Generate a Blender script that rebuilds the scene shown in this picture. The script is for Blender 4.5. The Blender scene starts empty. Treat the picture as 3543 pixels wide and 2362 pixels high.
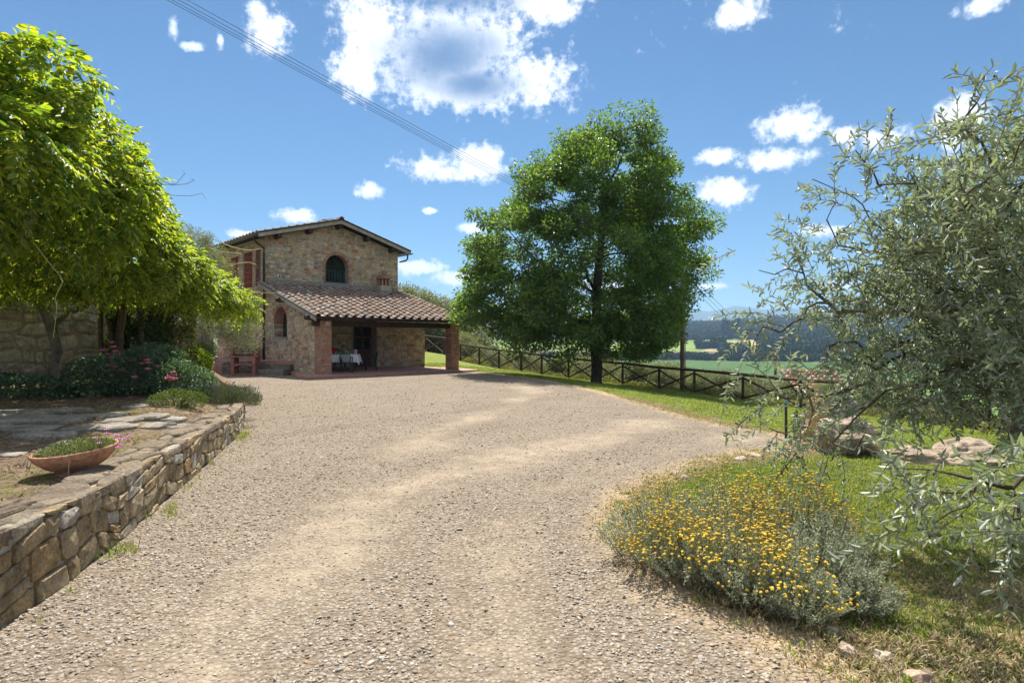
import bpy, bmesh, math, random
import numpy as np
from mathutils import Vector, Matrix, Euler
from mathutils.geometry import delaunay_2d_cdt

random.seed(11)
rng = np.random.default_rng(11)
sc = bpy.context.scene
COL = sc.collection
R = math.radians

# ------------------------------------------------------------------ camera
CAMZ, FPX, CX, CY = 1.5, 2067.0, 1771.5, 1181.0      # photograph: level camera, 21 mm on 36 mm
cam = bpy.data.cameras.new('camera'); cam.lens = 21.0; cam.sensor_width = 36.0
cam.clip_start = 0.05; cam.clip_end = 40000
camo = bpy.data.objects.new('camera', cam); COL.objects.link(camo)
camo.location = (0, 0, CAMZ); camo.rotation_euler = (R(90), 0, 0)
sc.camera = camo
# ------------------------------------------------------------------ light
SUN_EL, SUN_AZ = 58.0, -8.0          # azimuth measured from +Y towards +X
sun = bpy.data.lights.new('sun', 'SUN'); sun.energy = 5.0; sun.angle = R(0.53); sun.color = (1, .95, .87)
suno = bpy.data.objects.new('sun', sun); COL.objects.link(suno)
_e, _a = R(SUN_EL), R(SUN_AZ)
SUNV = Vector((math.sin(_a)*math.cos(_e), math.cos(_a)*math.cos(_e), math.sin(_e)))
suno.rotation_euler = SUNV.to_track_quat('Z', 'Y').to_euler()
suno.location = (0, 0, 60)
sc.view_settings.view_transform = 'Standard'; sc.view_settings.look = 'None'
sc.view_settings.exposure = 1.0; sc.view_settings.gamma = 1.0
sc.view_settings.use_curve_mapping = False
sc.render.engine = 'CYCLES'
sc.cycles.use_denoising = True
sc.cycles.max_bounces = 8; sc.cycles.diffuse_bounces = 4; sc.cycles.glossy_bounces = 3
sc.cycles.transmission_bounces = 4; sc.cycles.volume_bounces = 0; sc.cycles.transparent_max_bounces = 6
sc.cycles.sample_clamp_indirect = 6.0
sc.cycles.use_adaptive_sampling = True; sc.cycles.adaptive_threshold = 0.012

def px(x, y, Y):                      # photograph pixel at depth Y -> point of the place
    return Vector(((x-CX)/FPX*Y, Y, CAMZ-(y-CY)/FPX*Y))
def pg(x, y, z=0.0):                  # photograph pixel on level ground z
    return px(x, y, (CAMZ-z)*FPX/(y-CY))

# ------------------------------------------------------------------ world: Nishita sky with cumulus
world = bpy.data.worlds.new('World'); sc.world = world; world.use_nodes = True
nt = world.node_tree; nt.nodes.clear()
def wn(t, **k):
    n = nt.nodes.new(t)
    for a, b in k.items(): setattr(n, a, b)
    return n
def wmath(op, a, b=None, clamp=False):
    n = wn('ShaderNodeMath', operation=op); n.use_clamp = clamp
    for i, v in enumerate((a, b)):
        if v is None: continue
        if isinstance(v, (int, float)): n.inputs[i].default_value = v
        else: nt.links.new(v, n.inputs[i])
    return n.outputs[0]
wout = wn('ShaderNodeOutputWorld'); wbg = wn('ShaderNodeBackground')
sky = wn('ShaderNodeTexSky'); sky.sky_type = 'NISHITA'; sky.sun_disc = False
sky.sun_elevation = R(SUN_EL); sky.sun_rotation = R(SUN_AZ); sky.altitude = 300
sky.air_density = 1.0; sky.dust_density = 0.1; sky.ozone_density = 5.0
wtc = wn('ShaderNodeTexCoord')
wsep = wn('ShaderNodeSeparateXYZ'); nt.links.new(wtc.outputs['Generated'], wsep.inputs[0])
w_az = wmath('ARCTAN2', wsep.outputs[0], wsep.outputs[1])
w_el = wmath('ARCSINE', wsep.outputs[2])
wn1 = wn('ShaderNodeTexNoise'); wn1.inputs['Scale'].default_value = 8.0; wn1.inputs['Detail'].default_value = 10.0
wn1.inputs['Roughness'].default_value = 0.62; wn1.inputs['Distortion'].default_value = 0.15
nt.links.new(wtc.outputs['Generated'], wn1.inputs['Vector'])
wn2 = wn('ShaderNodeTexNoise'); wn2.inputs['Scale'].default_value = 4.5; wn2.inputs['Detail'].default_value = 5.0
nt.links.new(wtc.outputs['Generated'], wn2.inputs['Vector'])
wn3 = wn('ShaderNodeTexNoise'); wn3.inputs['Scale'].default_value = 62.0; wn3.inputs['Detail'].default_value = 8.0
wn3.inputs['Roughness'].default_value = 0.65
nt.links.new(wtc.outputs['Generated'], wn3.inputs['Vector'])
wcomb = wn('ShaderNodeCombineXYZ'); nt.links.new(w_az, wcomb.inputs[0]); nt.links.new(w_el, wcomb.inputs[1])
# cumulus of this afternoon: (pixel x, y, half width, half height)
CLOUDS = [(1560, 150, 360, 190), (1290, 90, 150, 160), (1900, 10, 150, 90), (1640, 300, 270, 100), (1860, 270, 150, 120),
          (1230, 230, 90, 100), (1560, -120, 500, 200), (930, 130, 105, 95), (890, 40, 50, 45), (600, 105, 30, 50), (760, 145, 18, 30),
          (1490, 580, 130, 55), (1640, 565, 110, 60), (1560, 600, 160, 40), (1040, 750, 75, 30), (1275, 660, 42, 28), (1490, 730, 32, 12),
          (850, 812, 70, 16), (1450, 925, 110, 30), (1590, 962, 120, 32), (2560, 45, 95, 62), (3400, 15, 110, 35),
          (2740, 440, 125, 62), (2690, 545, 130, 42), (2480, 540, 78, 26), (2500, 665, 105, 48), (2930, 462, 70, 36),
          (3060, 480, 140, 52), (3310, 420, 100, 85), (2850, 800, 80, 26), (2450, 990, 70, 12), (3150, 930, 140, 60),
          (2900, 990, 60, 14), (1640, 790, 60, 22), (660, 160, 60, 20), (2120, 980, 150, 30),
          (4300, 500, 260, 120), (-700, 600, 300, 140), (-500, 950, 200, 60), (4200, 1000, 260, 60)]
acc = None; tacc = None
for (x, y, rx, ry) in CLOUDS:
    xx, zz = (x-CX)/FPX, (CY-y)/FPX
    az = math.atan(xx); el = math.atan(zz*math.cos(az))
    ra = rx/FPX*math.cos(az)**2; re = ry/FPX*math.cos(el)**2
    s = wn('ShaderNodeVectorMath', operation='SUBTRACT'); nt.links.new(wcomb.outputs[0], s.inputs[0]); s.inputs[1].default_value = (az, el, 0)
    m = wn('ShaderNodeVectorMath', operation='MULTIPLY'); nt.links.new(s.outputs[0], m.inputs[0]); m.inputs[1].default_value = (1/ra, 1/re, 0)
    l = wn('ShaderNodeVectorMath', operation='LENGTH'); nt.links.new(m.outputs[0], l.inputs[0])
    v = wmath('SUBTRACT', 1.0, l.outputs['Value']); tv = wmath('MULTIPLY', v, (ra+re)*.5)
    acc = v if acc is None else wmath('MAXIMUM', acc, v); tacc = tv if tacc is None else wmath('MAXIMUM', tacc, tv)
# extra clouds outside the frame, denser than in view, added to lift ambient light
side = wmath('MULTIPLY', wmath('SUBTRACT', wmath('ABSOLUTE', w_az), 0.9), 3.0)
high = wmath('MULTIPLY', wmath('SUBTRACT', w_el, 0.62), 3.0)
fill_clouds = wmath('MULTIPLY', wmath('SUBTRACT', wn2.outputs[0], 0.485), 9.0)
fill_clouds = wmath('MINIMUM', fill_clouds, wmath('MAXIMUM', side, high))
acc = wmath('MAXIMUM', acc, fill_clouds); tacc = wmath('MAXIMUM', tacc, wmath('MULTIPLY', fill_clouds, .06))
nsum = wmath('ADD', wmath('MULTIPLY', wmath('SUBTRACT', wn1.outputs[0], 0.5), 2.2), wmath('MULTIPLY', wmath('SUBTRACT', wn3.outputs[0], 0.5), 2.2))
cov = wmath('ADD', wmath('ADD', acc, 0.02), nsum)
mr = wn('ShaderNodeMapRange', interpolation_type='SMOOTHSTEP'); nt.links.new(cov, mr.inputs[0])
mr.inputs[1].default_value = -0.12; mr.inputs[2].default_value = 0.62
thick = wmath('ADD', wmath('MULTIPLY', tacc, 1.45), wmath('ADD', wmath('MULTIPLY', wmath('SUBTRACT', wn2.outputs[0], .5), .07), wmath('MULTIPLY', wmath('SUBTRACT', wn1.outputs[0], .5), .08)))
ramp = wn('ShaderNodeValToRGB'); nt.links.new(thick, ramp.inputs[0])
cr = ramp.color_ramp
cr.elements[0].position = 0.0; cr.elements[0].color = (.52, .57, .65, 1)
cr.elements[1].position = 0.16; cr.elements[1].color = (.34, .40, .51, 1)
e = cr.elements.new(0.03); e.color = (.64, .66, .69, 1)
e = cr.elements.new(0.085); e.color = (.60, .625, .67, 1)
def core(x, y, rx, ry):               # thick, unlit heart of the big cumulus
    xx, zz = (x-CX)/FPX, (CY-y)/FPX; az = math.atan(xx); el = math.atan(zz*math.cos(az)); ra = rx/FPX*math.cos(az)**2; re = ry/FPX*math.cos(el)**2
    s = wn('ShaderNodeVectorMath', operation='SUBTRACT'); nt.links.new(wcomb.outputs[0], s.inputs[0]); s.inputs[1].default_value = (az, el, 0)
    m = wn('ShaderNodeVectorMath', operation='MULTIPLY'); nt.links.new(s.outputs[0], m.inputs[0]); m.inputs[1].default_value = (1/ra, 1/re, 0)
    l = wn('ShaderNodeVectorMath', operation='LENGTH'); nt.links.new(m.outputs[0], l.inputs[0]); return wmath('SUBTRACT', 1.0, l.outputs['Value'])
cc = wmath('MAXIMUM', core(1540, 190, 300, 170), core(1650, 290, 260, 100)); cc = wmath('MAXIMUM', cc, core(1560, -20, 330, 120))
cc = wmath('ADD', cc, wmath('MULTIPLY', wmath('SUBTRACT', wn1.outputs[0], .5), 1.3))
cmr = wn('ShaderNodeMapRange', interpolation_type='SMOOTHSTEP'); nt.links.new(cc, cmr.inputs[0]); cmr.inputs[1].default_value = -.05; cmr.inputs[2].default_value = 1.0
cmix = wn('ShaderNodeMix', data_type='RGBA'); nt.links.new(cmr.outputs[0], cmix.inputs[0]); nt.links.new(ramp.outputs[0], cmix.inputs['A']); cmix.inputs['B'].default_value = (.095, .17, .30, 1)
skm = wn('ShaderNodeMix', data_type='RGBA', blend_type='MULTIPLY'); skm.inputs[0].default_value = 1.0
nt.links.new(sky.outputs[0], skm.inputs['A']); skm.inputs['B'].default_value = (.0335, .0475, .052, 1)
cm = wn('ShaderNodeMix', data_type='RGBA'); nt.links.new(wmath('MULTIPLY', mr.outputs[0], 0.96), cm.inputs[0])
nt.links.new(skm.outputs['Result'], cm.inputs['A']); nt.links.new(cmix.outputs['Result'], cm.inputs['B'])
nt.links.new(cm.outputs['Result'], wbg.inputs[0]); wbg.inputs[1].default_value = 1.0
nt.links.new(wbg.outputs[0], wout.inputs[0])

# ------------------------------------------------------------------ material helpers
class Mt:
    def __init__(s, name):
        s.m = bpy.data.materials.new(name); s.m.use_nodes = True
        s.t = s.m.node_tree; s.b = s.t.nodes['Principled BSDF']; s.o = s.t.nodes['Material Output']
    def n(s, t, **k):
        n = s.t.nodes.new(t)
        for a, b in k.items(): setattr(n, a, b)
        return n
    def l(s, a, b): s.t.links.new(a, b)
    def pos(s):
        if not hasattr(s, '_p'): s._p = s.n('ShaderNodeNewGeometry')
        return s._p.outputs['Position']
    def noise(s, scale, detail=4, rough=.55, vec=None, dist=0):
        n = s.n('ShaderNodeTexNoise'); n.inputs['Scale'].default_value = scale; n.inputs['Detail'].default_value = detail
        n.inputs['Roughness'].default_value = rough; n.inputs['Distortion'].default_value = dist
        s.l(vec if vec is not None else s.pos(), n.inputs['Vector']); return n.outputs[0]
    def ramp(s, fac, stops, interp='LINEAR'):
        r = s.n('ShaderNodeValToRGB'); s.l(fac, r.inputs[0]); c = r.color_ramp; c.interpolation = interp
        while len(c.elements) > 1: c.elements.remove(c.elements[-1])
        c.elements[0].position = stops[0][0]; c.elements[0].color = (*stops[0][1], 1)
        for p, col in stops[1:]: c.elements.new(p).color = (*col, 1)
        return r.outputs[0]
    def mth(s, op, a, b=None, clamp=False):
        n = s.n('ShaderNodeMath', operation=op); n.use_clamp = clamp
        for i, v in enumerate((a, b)):
            if v is None: continue
            if isinstance(v, (int, float)): n.inputs[i].default_value = v
            else: s.l(v, n.inputs[i])
        return n.outputs[0]
    def mr(s, v, a, b, c=0., d=1.):
        n = s.n('ShaderNodeMapRange', interpolation_type='SMOOTHSTEP'); s.l(v, n.inputs[0])
        for i, q in enumerate((a, b, c, d)): n.inputs[i+1].default_value = q
        return n.outputs[0]
    def mix(s, f, a, b, mode='MIX'):
        n = s.n('ShaderNodeMix', data_type='RGBA', blend_type=mode)
        for k, v in ((0, f), ('A', a), ('B', b)):
            if isinstance(v, (int, float)): n.inputs[k].default_value = v
            elif isinstance(v, tuple): n.inputs[k].default_value = (*v, 1)
            else: s.l(v, n.inputs[k])
        return n.outputs['Result']
    def bump(s, h, strength=.4, dist=.02):
        n = s.n('ShaderNodeBump'); n.inputs['Strength'].default_value = strength; n.inputs['Distance'].default_value = dist
        s.l(h, n.inputs['Height']); s.l(n.outputs[0], s.b.inputs['Normal']); return n
    def col(s, c):
        if isinstance(c, tuple): s.b.inputs['Base Color'].default_value = (*c, 1)
        else: s.l(c, s.b.inputs['Base Color'])
    def rough(s, r): s.b.inputs['Roughness'].default_value = r
    def spec(s, r): s.b.inputs['Specular IOR Level'].default_value = r
    def rnd(s):
        g = s.n('ShaderNodeNewGeometry'); o = s.n('ShaderNodeObjectInfo')
        return s.mth('FRACT', s.mth('ADD', g.outputs['Random Per Island'], o.outputs['Random']))
    def attr(s, name):
        a = s.n('ShaderNodeAttribute'); a.attribute_name = name; return a

def leaf_mat(name, stops, trans=.42, rough=.45, tcol=(1.25, 1.35, .55), spec=.45, under=None):
    M = Mt(name); c = M.ramp(M.rnd(), stops)
    c = M.mix(.5, c, M.ramp(M.noise(1.3, 3), [(.3, (.62, .62, .62)), (.7, (1.25, 1.25, 1.2))]), 'MULTIPLY')
    if under:
        g = M.n('ShaderNodeNewGeometry'); c2 = M.mix(g.outputs['Backfacing'], c, under)
    else: c2 = c
    M.col(c2); M.rough(rough); M.spec(spec)
    tr = M.n('ShaderNodeBsdfTranslucent'); M.l(M.mix(1.0, c, tcol, 'MULTIPLY'), tr.inputs[0])
    mx = M.n('ShaderNodeMixShader'); mx.inputs[0].default_value = trans
    M.l(M.b.outputs[0], mx.inputs[1]); M.l(tr.outputs[0], mx.inputs[2]); M.l(mx.outputs[0], M.o.inputs[0])
    return M.m

def stone_mat(name, stops, lichen=.35, grain=26, bump=.5, rough=.9, lich_col=(.42, .41, .37), dark=(.05, .045, .04)):
    M = Mt(name); c = M.ramp(M.rnd(), stops)
    c = M.mix(1.0, c, M.ramp(M.noise(grain*.25, 6, .66), [(.28, (.52, .50, .47)), (.5, (1, 1, 1)), (.72, (1.45, 1.4, 1.3))]), 'MULTIPLY')
    c = M.mix(.8, c, M.ramp(M.noise(grain*1.6, 4, .7), [(.32, (.5, .49, .47)), (.5, (1, 1, 1)), (.68, (1.4, 1.38, 1.34))]), 'MULTIPLY')
    c = M.mix(M.mth('MULTIPLY', M.mr(M.noise(grain*.42, 6, .7), .57, .68), lichen), c, lich_col)
    c = M.mix(M.mth('MULTIPLY', M.mr(M.noise(grain*.12, 5, .7), .58, .72), .55), c, dark)
    M.col(c); M.rough(rough); M.spec(.2)
    M.bump(M.mth('ADD', M.noise(grain, 8, .72), M.mth('MULTIPLY', M.noise(grain*.3, 4, .6), 1.3)), min(1., bump*1.2), .05); return M.m

def plain_mat(name, c, rough=.7, var=.25, scale=6, bump=.15, spec=.3, metallic=0.):
    M = Mt(name)
    lo = tuple(x*(1-var) for x in c); hi = tuple(min(1, x*(1+var)) for x in c)
    M.col(M.ramp(M.noise(scale, 5, .6), [(.3, lo), (.7, hi)])); M.rough(rough); M.spec(spec)
    M.b.inputs['Metallic'].default_value = metallic
    if bump: M.bump(M.noise(scale*5, 5), bump, .01)
    return M.m

# ------------------------------------------------------------------ mesh helpers
def fast_mesh(name, V, F):
    """V (n,3) array; F (m,k) int array, all faces with k corners"""
    V = np.asarray(V, dtype=np.float32); F = np.asarray(F, dtype=np.int32)
    me = bpy.data.meshes.new(name)
    me.vertices.add(len(V)); me.vertices.foreach_set('co', V.ravel())
    m, k = F.shape
    me.loops.add(m*k); me.loops.foreach_set('vertex_index', F.ravel())
    me.polygons.add(m); me.polygons.foreach_set('loop_start', np.arange(m, dtype=np.int32)*k)
    me.polygons.foreach_set('loop_total', np.full(m, k, dtype=np.int32))
    me.update(calc_edges=True); me.validate(); return me

def obj(name, me, m=None, parent=None, kind=None, smooth=False):
    o = bpy.data.objects.new(name, me); COL.objects.link(o)
    if m is not None:
        me.materials.clear(); me.materials.append(m)
    if parent is not None: o.parent = parent
    if kind: o['kind'] = kind
    if smooth and len(me.polygons): me.polygons.foreach_set('use_smooth', np.ones(len(me.polygons), dtype=bool))
    return o
def tag(o, label, cat, group=None):
    o['label'] = label; o['category'] = cat
    if group: o['group'] = group
    return o
def thing(name, label, cat, loc=(0, 0, 0), rz=0., group=None):
    o = bpy.data.objects.new(name, None); COL.objects.link(o); o.empty_display_size = .2
    o.location = loc; o.rotation_euler = (0, 0, rz); return tag(o, label, cat, group)
def node(name, parent):
    o = bpy.data.objects.new(name, None); COL.objects.link(o); o.parent = parent; o.empty_display_size = .1; return o
def copy_tree(o, parent=None):
    c = o.copy(); COL.objects.link(c); c.parent = parent
    for ch in list(o.children): copy_tree(ch, c)
    return c

class MB:
    def __init__(s): s.v = []; s.f = []
    def add(s, V, F):
        k = len(s.v); s.v += [tuple(map(float, p)) for p in V]; s.f += [tuple(i+k for i in f) for f in F]; return s
    def box(s, c, d, rz=0., rx=0., ry=0.):
        M = Euler((rx, ry, rz)).to_matrix(); V = []
        for z in (-.5, .5):
            for x, y in ((-.5, -.5), (.5, -.5), (.5, .5), (-.5, .5)):
                V.append(Vector(c)+M @ Vector((x*d[0], y*d[1], z*d[2])))
        return s.add(V, [(3, 2, 1, 0), (4, 5, 6, 7), (0, 1, 5, 4), (1, 2, 6, 5), (2, 3, 7, 6), (3, 0, 4, 7)])
    def tube(s, pts, rad, n=6, cap=True):
        pts = [Vector(p) for p in pts]; m = len(pts)
        if not hasattr(rad, '__len__'): rad = [rad]*m
        V = []; ref = None
        for i, p in enumerate(pts):
            t = (pts[min(i+1, m-1)]-pts[max(i-1, 0)])
            t = t.normalized() if t.length > 1e-9 else Vector((0, 0, 1))
            if ref is None: ref = Vector((0, 0, 1)) if abs(t.z) < .9 else Vector((1, 0, 0))
            a = t.cross(ref); a = a.normalized() if a.length > 1e-6 else Vector((1, 0, 0)); b = t.cross(a).normalized(); ref = b.cross(t) if False else ref
            for j in range(n):
                q = 2*math.pi*j/n; V.append(p+(a*math.cos(q)+b*math.sin(q))*rad[i])
        F = [(i*n+j, i*n+(j+1) % n, (i+1)*n+(j+1) % n, (i+1)*n+j) for i in range(m-1) for j in range(n)]
        if cap: F += [tuple(range(n))[::-1], tuple((m-1)*n+j for j in range(n))]
        return s.add(V, F)
    def lathe(s, prof, n=16, c=(0, 0, 0), sx=1., sy=1.):
        V = [(c[0]+r*sx*math.cos(2*math.pi*j/n), c[1]+r*sy*math.sin(2*math.pi*j/n), c[2]+z) for r, z in prof for j in range(n)]
        F = [(i*n+j, i*n+(j+1) % n, (i+1)*n+(j+1) % n, (i+1)*n+j) for i in range(len(prof)-1) for j in range(n)]
        return s.add(V, F)
    def prism(s, poly, fn, d0, d1):
        """poly 2D; fn(a,b,d)->3D"""
        n = len(poly); V = [fn(a, b, d0) for a, b in poly]+[fn(a, b, d1) for a, b in poly]
        F = [tuple(range(n))[::-1], tuple(range(n, 2*n))]+[(i, (i+1) % n, n+(i+1) % n, n+i) for i in range(n)]
        return s.add(V, F)
    def mesh(s, name):
        me = bpy.data.meshes.new(name); me.from_pydata(s.v, [], s.f); me.update(); return me
    def build(s, name, m, parent=None, kind=None, smooth=False, recalc=True):
        me = s.mesh(name)
        if recalc:
            bm = bmesh.new(); bm.from_mesh(me); bmesh.ops.recalc_face_normals(bm, faces=bm.faces); bm.to_mesh(me); bm.free()
        return obj(name, me, m, parent, kind, smooth)

def bevel_mesh(me, w=.01, seg=1):
    bm = bmesh.new(); bm.from_mesh(me)
    bmesh.ops.bevel(bm, geom=list(bm.edges), offset=w, segments=seg, affect='EDGES', clamp_overlap=True)
    bm.to_mesh(me); bm.free(); return me

def unit(a): return a/np.maximum(np.linalg.norm(a, axis=-1, keepdims=True), 1e-9)

def leaf_arrays(P, D, N, L, W, fold=.25, curl=.15, quads=2):
    """folded leaves; quads=1: four-corner leaf (2 tris); quads=2: pointed leaf of two quads along its midrib"""
    P = np.asarray(P); D = unit(np.asarray(D)); S = unit(np.cross(D, np.asarray(N))); U = unit(np.cross(S, D)); n = len(P)
    L = np.broadcast_to(np.asarray(L, dtype=float).reshape(-1, 1), (n, 1)); W = np.broadcast_to(np.asarray(W, dtype=float).reshape(-1, 1), (n, 1))
    tip = P+D*L-U*L*curl
    if quads == 1:
        mid = P+D*L*.45
        V = np.stack([P, mid+S*W*.5+U*W*fold, tip, mid-S*W*.5+U*W*fold], 1).reshape(-1, 3)
        F = np.arange(n*4).reshape(n, 4)
        F = np.concatenate([F[:, [0, 1, 2]], F[:, [0, 2, 3]]]) if fold else F
        return V, F
    m1 = P+D*L*.3+U*L*.02; m2 = P+D*L*.68-U*L*curl*.3
    V = np.stack([P, m1+S*W*.46+U*W*fold, m2+S*W*.42+U*W*fold, tip, m2-S*W*.42+U*W*fold, m1-S*W*.46+U*W*fold], 1).reshape(-1, 3)
    b = np.arange(n)[:, None]*6
    F = np.concatenate([b+np.array([[0, 1, 2, 3]]), b+np.array([[0, 3, 4, 5]])])
    return V, F

def rand_dir(n):
    return unit(rng.normal(size=(n, 3)))

def in_ell(E, n, shell=0.):
    """n random points in a union of ellipsoids (cx,cy,cz,rx,ry,rz); shell>0 keeps the outer part; returns points and outward normals"""
    E = np.asarray(E, dtype=float); w = E[:, 3]*E[:, 4]*E[:, 5]
    w = w**.75; w /= w.sum(); out = []; nor = []; tot = 0
    while tot < n:
        k = rng.choice(len(E), size=n*2, p=w); d = rand_dir(n*2)
        r = (shell**3+(1-shell**3)*rng.random(n*2))**(1/3)
        p = E[k, :3]+d*E[k, 3:]*r[:, None]
        if shell > 0:
            q = ((p[:, None, :]-E[None, :, :3])/E[None, :, 3:]); dd = np.sqrt((q**2).sum(-1))
            keep = dd.min(1) > shell*.97
        else: keep = np.ones(len(p), bool)
        out.append(p[keep]); nor.append(unit(d/E[k, 3:])[keep]); tot += keep.sum()
    return np.concatenate(out)[:n], np.concatenate(nor)[:n]

def skeleton(trunk, tips, r_tip=.006, r_pow=.48, step=.5, wob=.06, sag=0., rmax=None):
    """attach every tip to the nearest growing branch; returns list of (points, radii)"""
    nodes = [Vector(p) for p in trunk]; cnt = [0]*len(nodes); par = [-1]+list(range(len(nodes)-1))
    depth = [0.]
    for i in range(1, len(nodes)): depth.append(depth[-1]+(nodes[i]-nodes[i-1]).length)
    base = np.array(nodes[-1]); order = np.argsort(np.linalg.norm(np.asarray(tips)-base, axis=1))
    arr = np.array([tuple(p) for p in nodes]); dep = np.array(depth); paths = []; end_dirs = {}
    start_ok = max(1, int(len(nodes)*.45))
    for ti in order:
        t = np.asarray(tips[ti]); d = np.linalg.norm(arr-t, axis=1)
        cost = d*1.0+dep*.32; cost[:start_ok] += 50
        j = int(np.argmin(cost)); p0 = Vector(arr[j]); p1 = Vector(t); L = (p1-p0).length
        m = max(2, int(L/step)+1); idx = [j]; prev = j
        for s in range(1, m+1):
            q = p0.lerp(p1, s/m)
            if s < m: q = q+Vector(rng.normal(size=3))*wob*min(L, 1.)
            q.z += math.sin(math.pi*s/m)*sag*L
            nodes.append(q); par.append(prev); cnt.append(0); prev = len(nodes)-1; idx.append(prev)
            dep = np.append(dep, dep[par[prev]]+L/m); arr = np.vstack([arr, np.array(q)])
        paths.append((idx, ti)); k = prev
        end_dirs[ti] = np.array(p1-p0)
        while k >= 0: cnt[k] += 1; k = par[k]
    rad = [r_tip*max(1, c)**r_pow for c in cnt]
    if rmax: rad = [min(r, rmax) for r in rad]
    out = [([nodes[i] for i in idx], [min(rad[i], rad[idx[1]]*1.15) for i in idx]) for idx, _ in paths]
    tr = ([nodes[i] for i in range(len(trunk))], [rad[i] for i in range(len(trunk))])
    return tr, out, end_dirs

def scatter(name, pts, rot, scl, idx, protos, m=None, parent=None):
    """uncountable stuff: one object whose points carry instances of a few small meshes"""
    pts = np.asarray(pts, dtype=np.float32); n = len(pts)
    me = bpy.data.meshes.new(name); me.vertices.add(n); me.vertices.foreach_set('co', pts.ravel())
    a = me.attributes.new('rot', 'FLOAT_VECTOR', 'POINT'); a.data.foreach_set('vector', np.asarray(rot, dtype=np.float32).ravel())
    a = me.attributes.new('scl', 'FLOAT', 'POINT'); a.data.foreach_set('value', np.asarray(scl, dtype=np.float32).ravel())
    a = me.attributes.new('idx', 'INT', 'POINT'); a.data.foreach_set('value', np.asarray(idx, dtype=np.int32).ravel())
    o = obj(name, me, None, parent, 'stuff')
    c = bpy.data.collections.new(name+'_pieces')
    for i, p in enumerate(protos):
        po = bpy.data.objects.new('%s_piece_%02d' % (name, i), p); c.objects.link(po)
    g = bpy.data.node_groups.new(name, 'GeometryNodeTree')
    g.interface.new_socket('Geometry', in_out='INPUT', socket_type='NodeSocketGeometry')
    g.interface.new_socket('Geometry', in_out='OUTPUT', socket_type='NodeSocketGeometry')
    gi = g.nodes.new('NodeGroupInput'); go = g.nodes.new('NodeGroupOutput')
    ip = g.nodes.new('GeometryNodeInstanceOnPoints'); ci = g.nodes.new('GeometryNodeCollectionInfo')
    ci.inputs['Collection'].default_value = c; ci.inputs['Separate Children'].default_value = True; ci.inputs['Reset Children'].default_value = True
    def na(nm, t):
        q = g.nodes.new('GeometryNodeInputNamedAttribute'); q.data_type = t; q.inputs['Name'].default_value = nm; return q.outputs['Attribute']
    g.links.new(gi.outputs[0], ip.inputs['Points']); g.links.new(ci.outputs[0], ip.inputs['Instance'])
    ip.inputs['Pick Instance'].default_value = True
    g.links.new(na('idx', 'INT'), ip.inputs['Instance Index']); g.links.new(na('rot', 'FLOAT_VECTOR'), ip.inputs['Rotation'])
    g.links.new(na('scl', 'FLOAT'), ip.inputs['Scale']); g.links.new(ip.outputs[0], go.inputs[0])
    md = o.modifiers.new('scatter', 'NODES'); md.node_group = g
    return o

def inside(poly, x, y):
    x = np.asarray(x); y = np.asarray(y); r = np.zeros(x.shape, bool); n = len(poly)
    for i in range(n):
        x0, y0 = poly[i]; x1, y1 = poly[(i+1) % n]
        if y0 == y1: continue
        c = ((y0 > y) != (y1 > y)) & (x < (x1-x0)*(y-y0)/(y1-y0)+x0); r ^= c
    return r
def poly_dist(line, x, y):
    d = np.full(np.shape(x), 1e9)
    for (x0, y0), (x1, y1) in zip(line[:-1], line[1:]):
        dx, dy = x1-x0, y1-y0; t = np.clip(((x-x0)*dx+(y-y0)*dy)/(dx*dx+dy*dy+1e-12), 0, 1)
        d = np.minimum(d, np.hypot(x-x0-t*dx, y-y0-t*dy))
    return d
def densify(poly, step, jit=0., closed=True):
    out = []; n = len(poly)
    for i in range(n if closed else n-1):
        a = np.array(poly[i]); b = np.array(poly[(i+1) % n]); m = max(1, int(np.hypot(*(b-a))/step))
        for k in range(m): out.append(tuple(a+(b-a)*k/m+rng.normal(size=2)*jit))
    if not closed: out.append(tuple(poly[-1]))
    return out
def smooth_line(pts, it=2):
    for _ in range(it):
        q = [pts[0]]
        for a, b in zip(pts[:-1], pts[1:]):
            q += [tuple(.75*np.array(a)+.25*np.array(b)), tuple(.25*np.array(a)+.75*np.array(b))]
        pts = q+[pts[-1]]
    return pts
def sheet(border, step, zfn, name):
    """flat sheet with this border and inner points every step"""
    bx = [p[0] for p in border]; by = [p[1] for p in border]
    gx, gy = np.meshgrid(np.arange(min(bx), max(bx), step), np.arange(min(by), max(by), step))
    gx = gx.ravel()+rng.normal(size=gx.size)*step*.15; gy = gy.ravel()+rng.normal(size=gy.size)*step*.15
    ok = inside(border, gx, gy) & (poly_dist(list(border)+[border[0]], gx, gy) > step*.45)
    V = [Vector(p) for p in border]+[Vector((a, b)) for a, b in zip(gx[ok], gy[ok])]
    nb = len(border); r = delaunay_2d_cdt(V, [(i, (i+1) % nb) for i in range(nb)], [], 1, 1e-5)
    P = np.array([(v.x, v.y) for v in r[0]]); z = zfn(P[:, 0], P[:, 1])
    me = bpy.data.meshes.new(name); me.from_pydata([(a, b, c) for (a, b), c in zip(P, z)], [], [tuple(f) for f in r[2]])
    bm = bmesh.new(); bm.from_mesh(me)
    for f in bm.faces:
        f.normal_update()
        if f.normal.z < 0: f.normal_flip()
    bm.to_mesh(me); bm.free()
    return me, P
def fattr(me, name, vals):
    a = me.attributes.new(name, 'FLOAT', 'POINT')
    co = np.zeros(len(me.vertices)*3, dtype=np.float32); me.vertices.foreach_get('co', co); co = co.reshape(-1, 3)
    a.data.foreach_set('value', np.asarray(vals(co[:, 0], co[:, 1]), dtype=np.float32))
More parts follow.
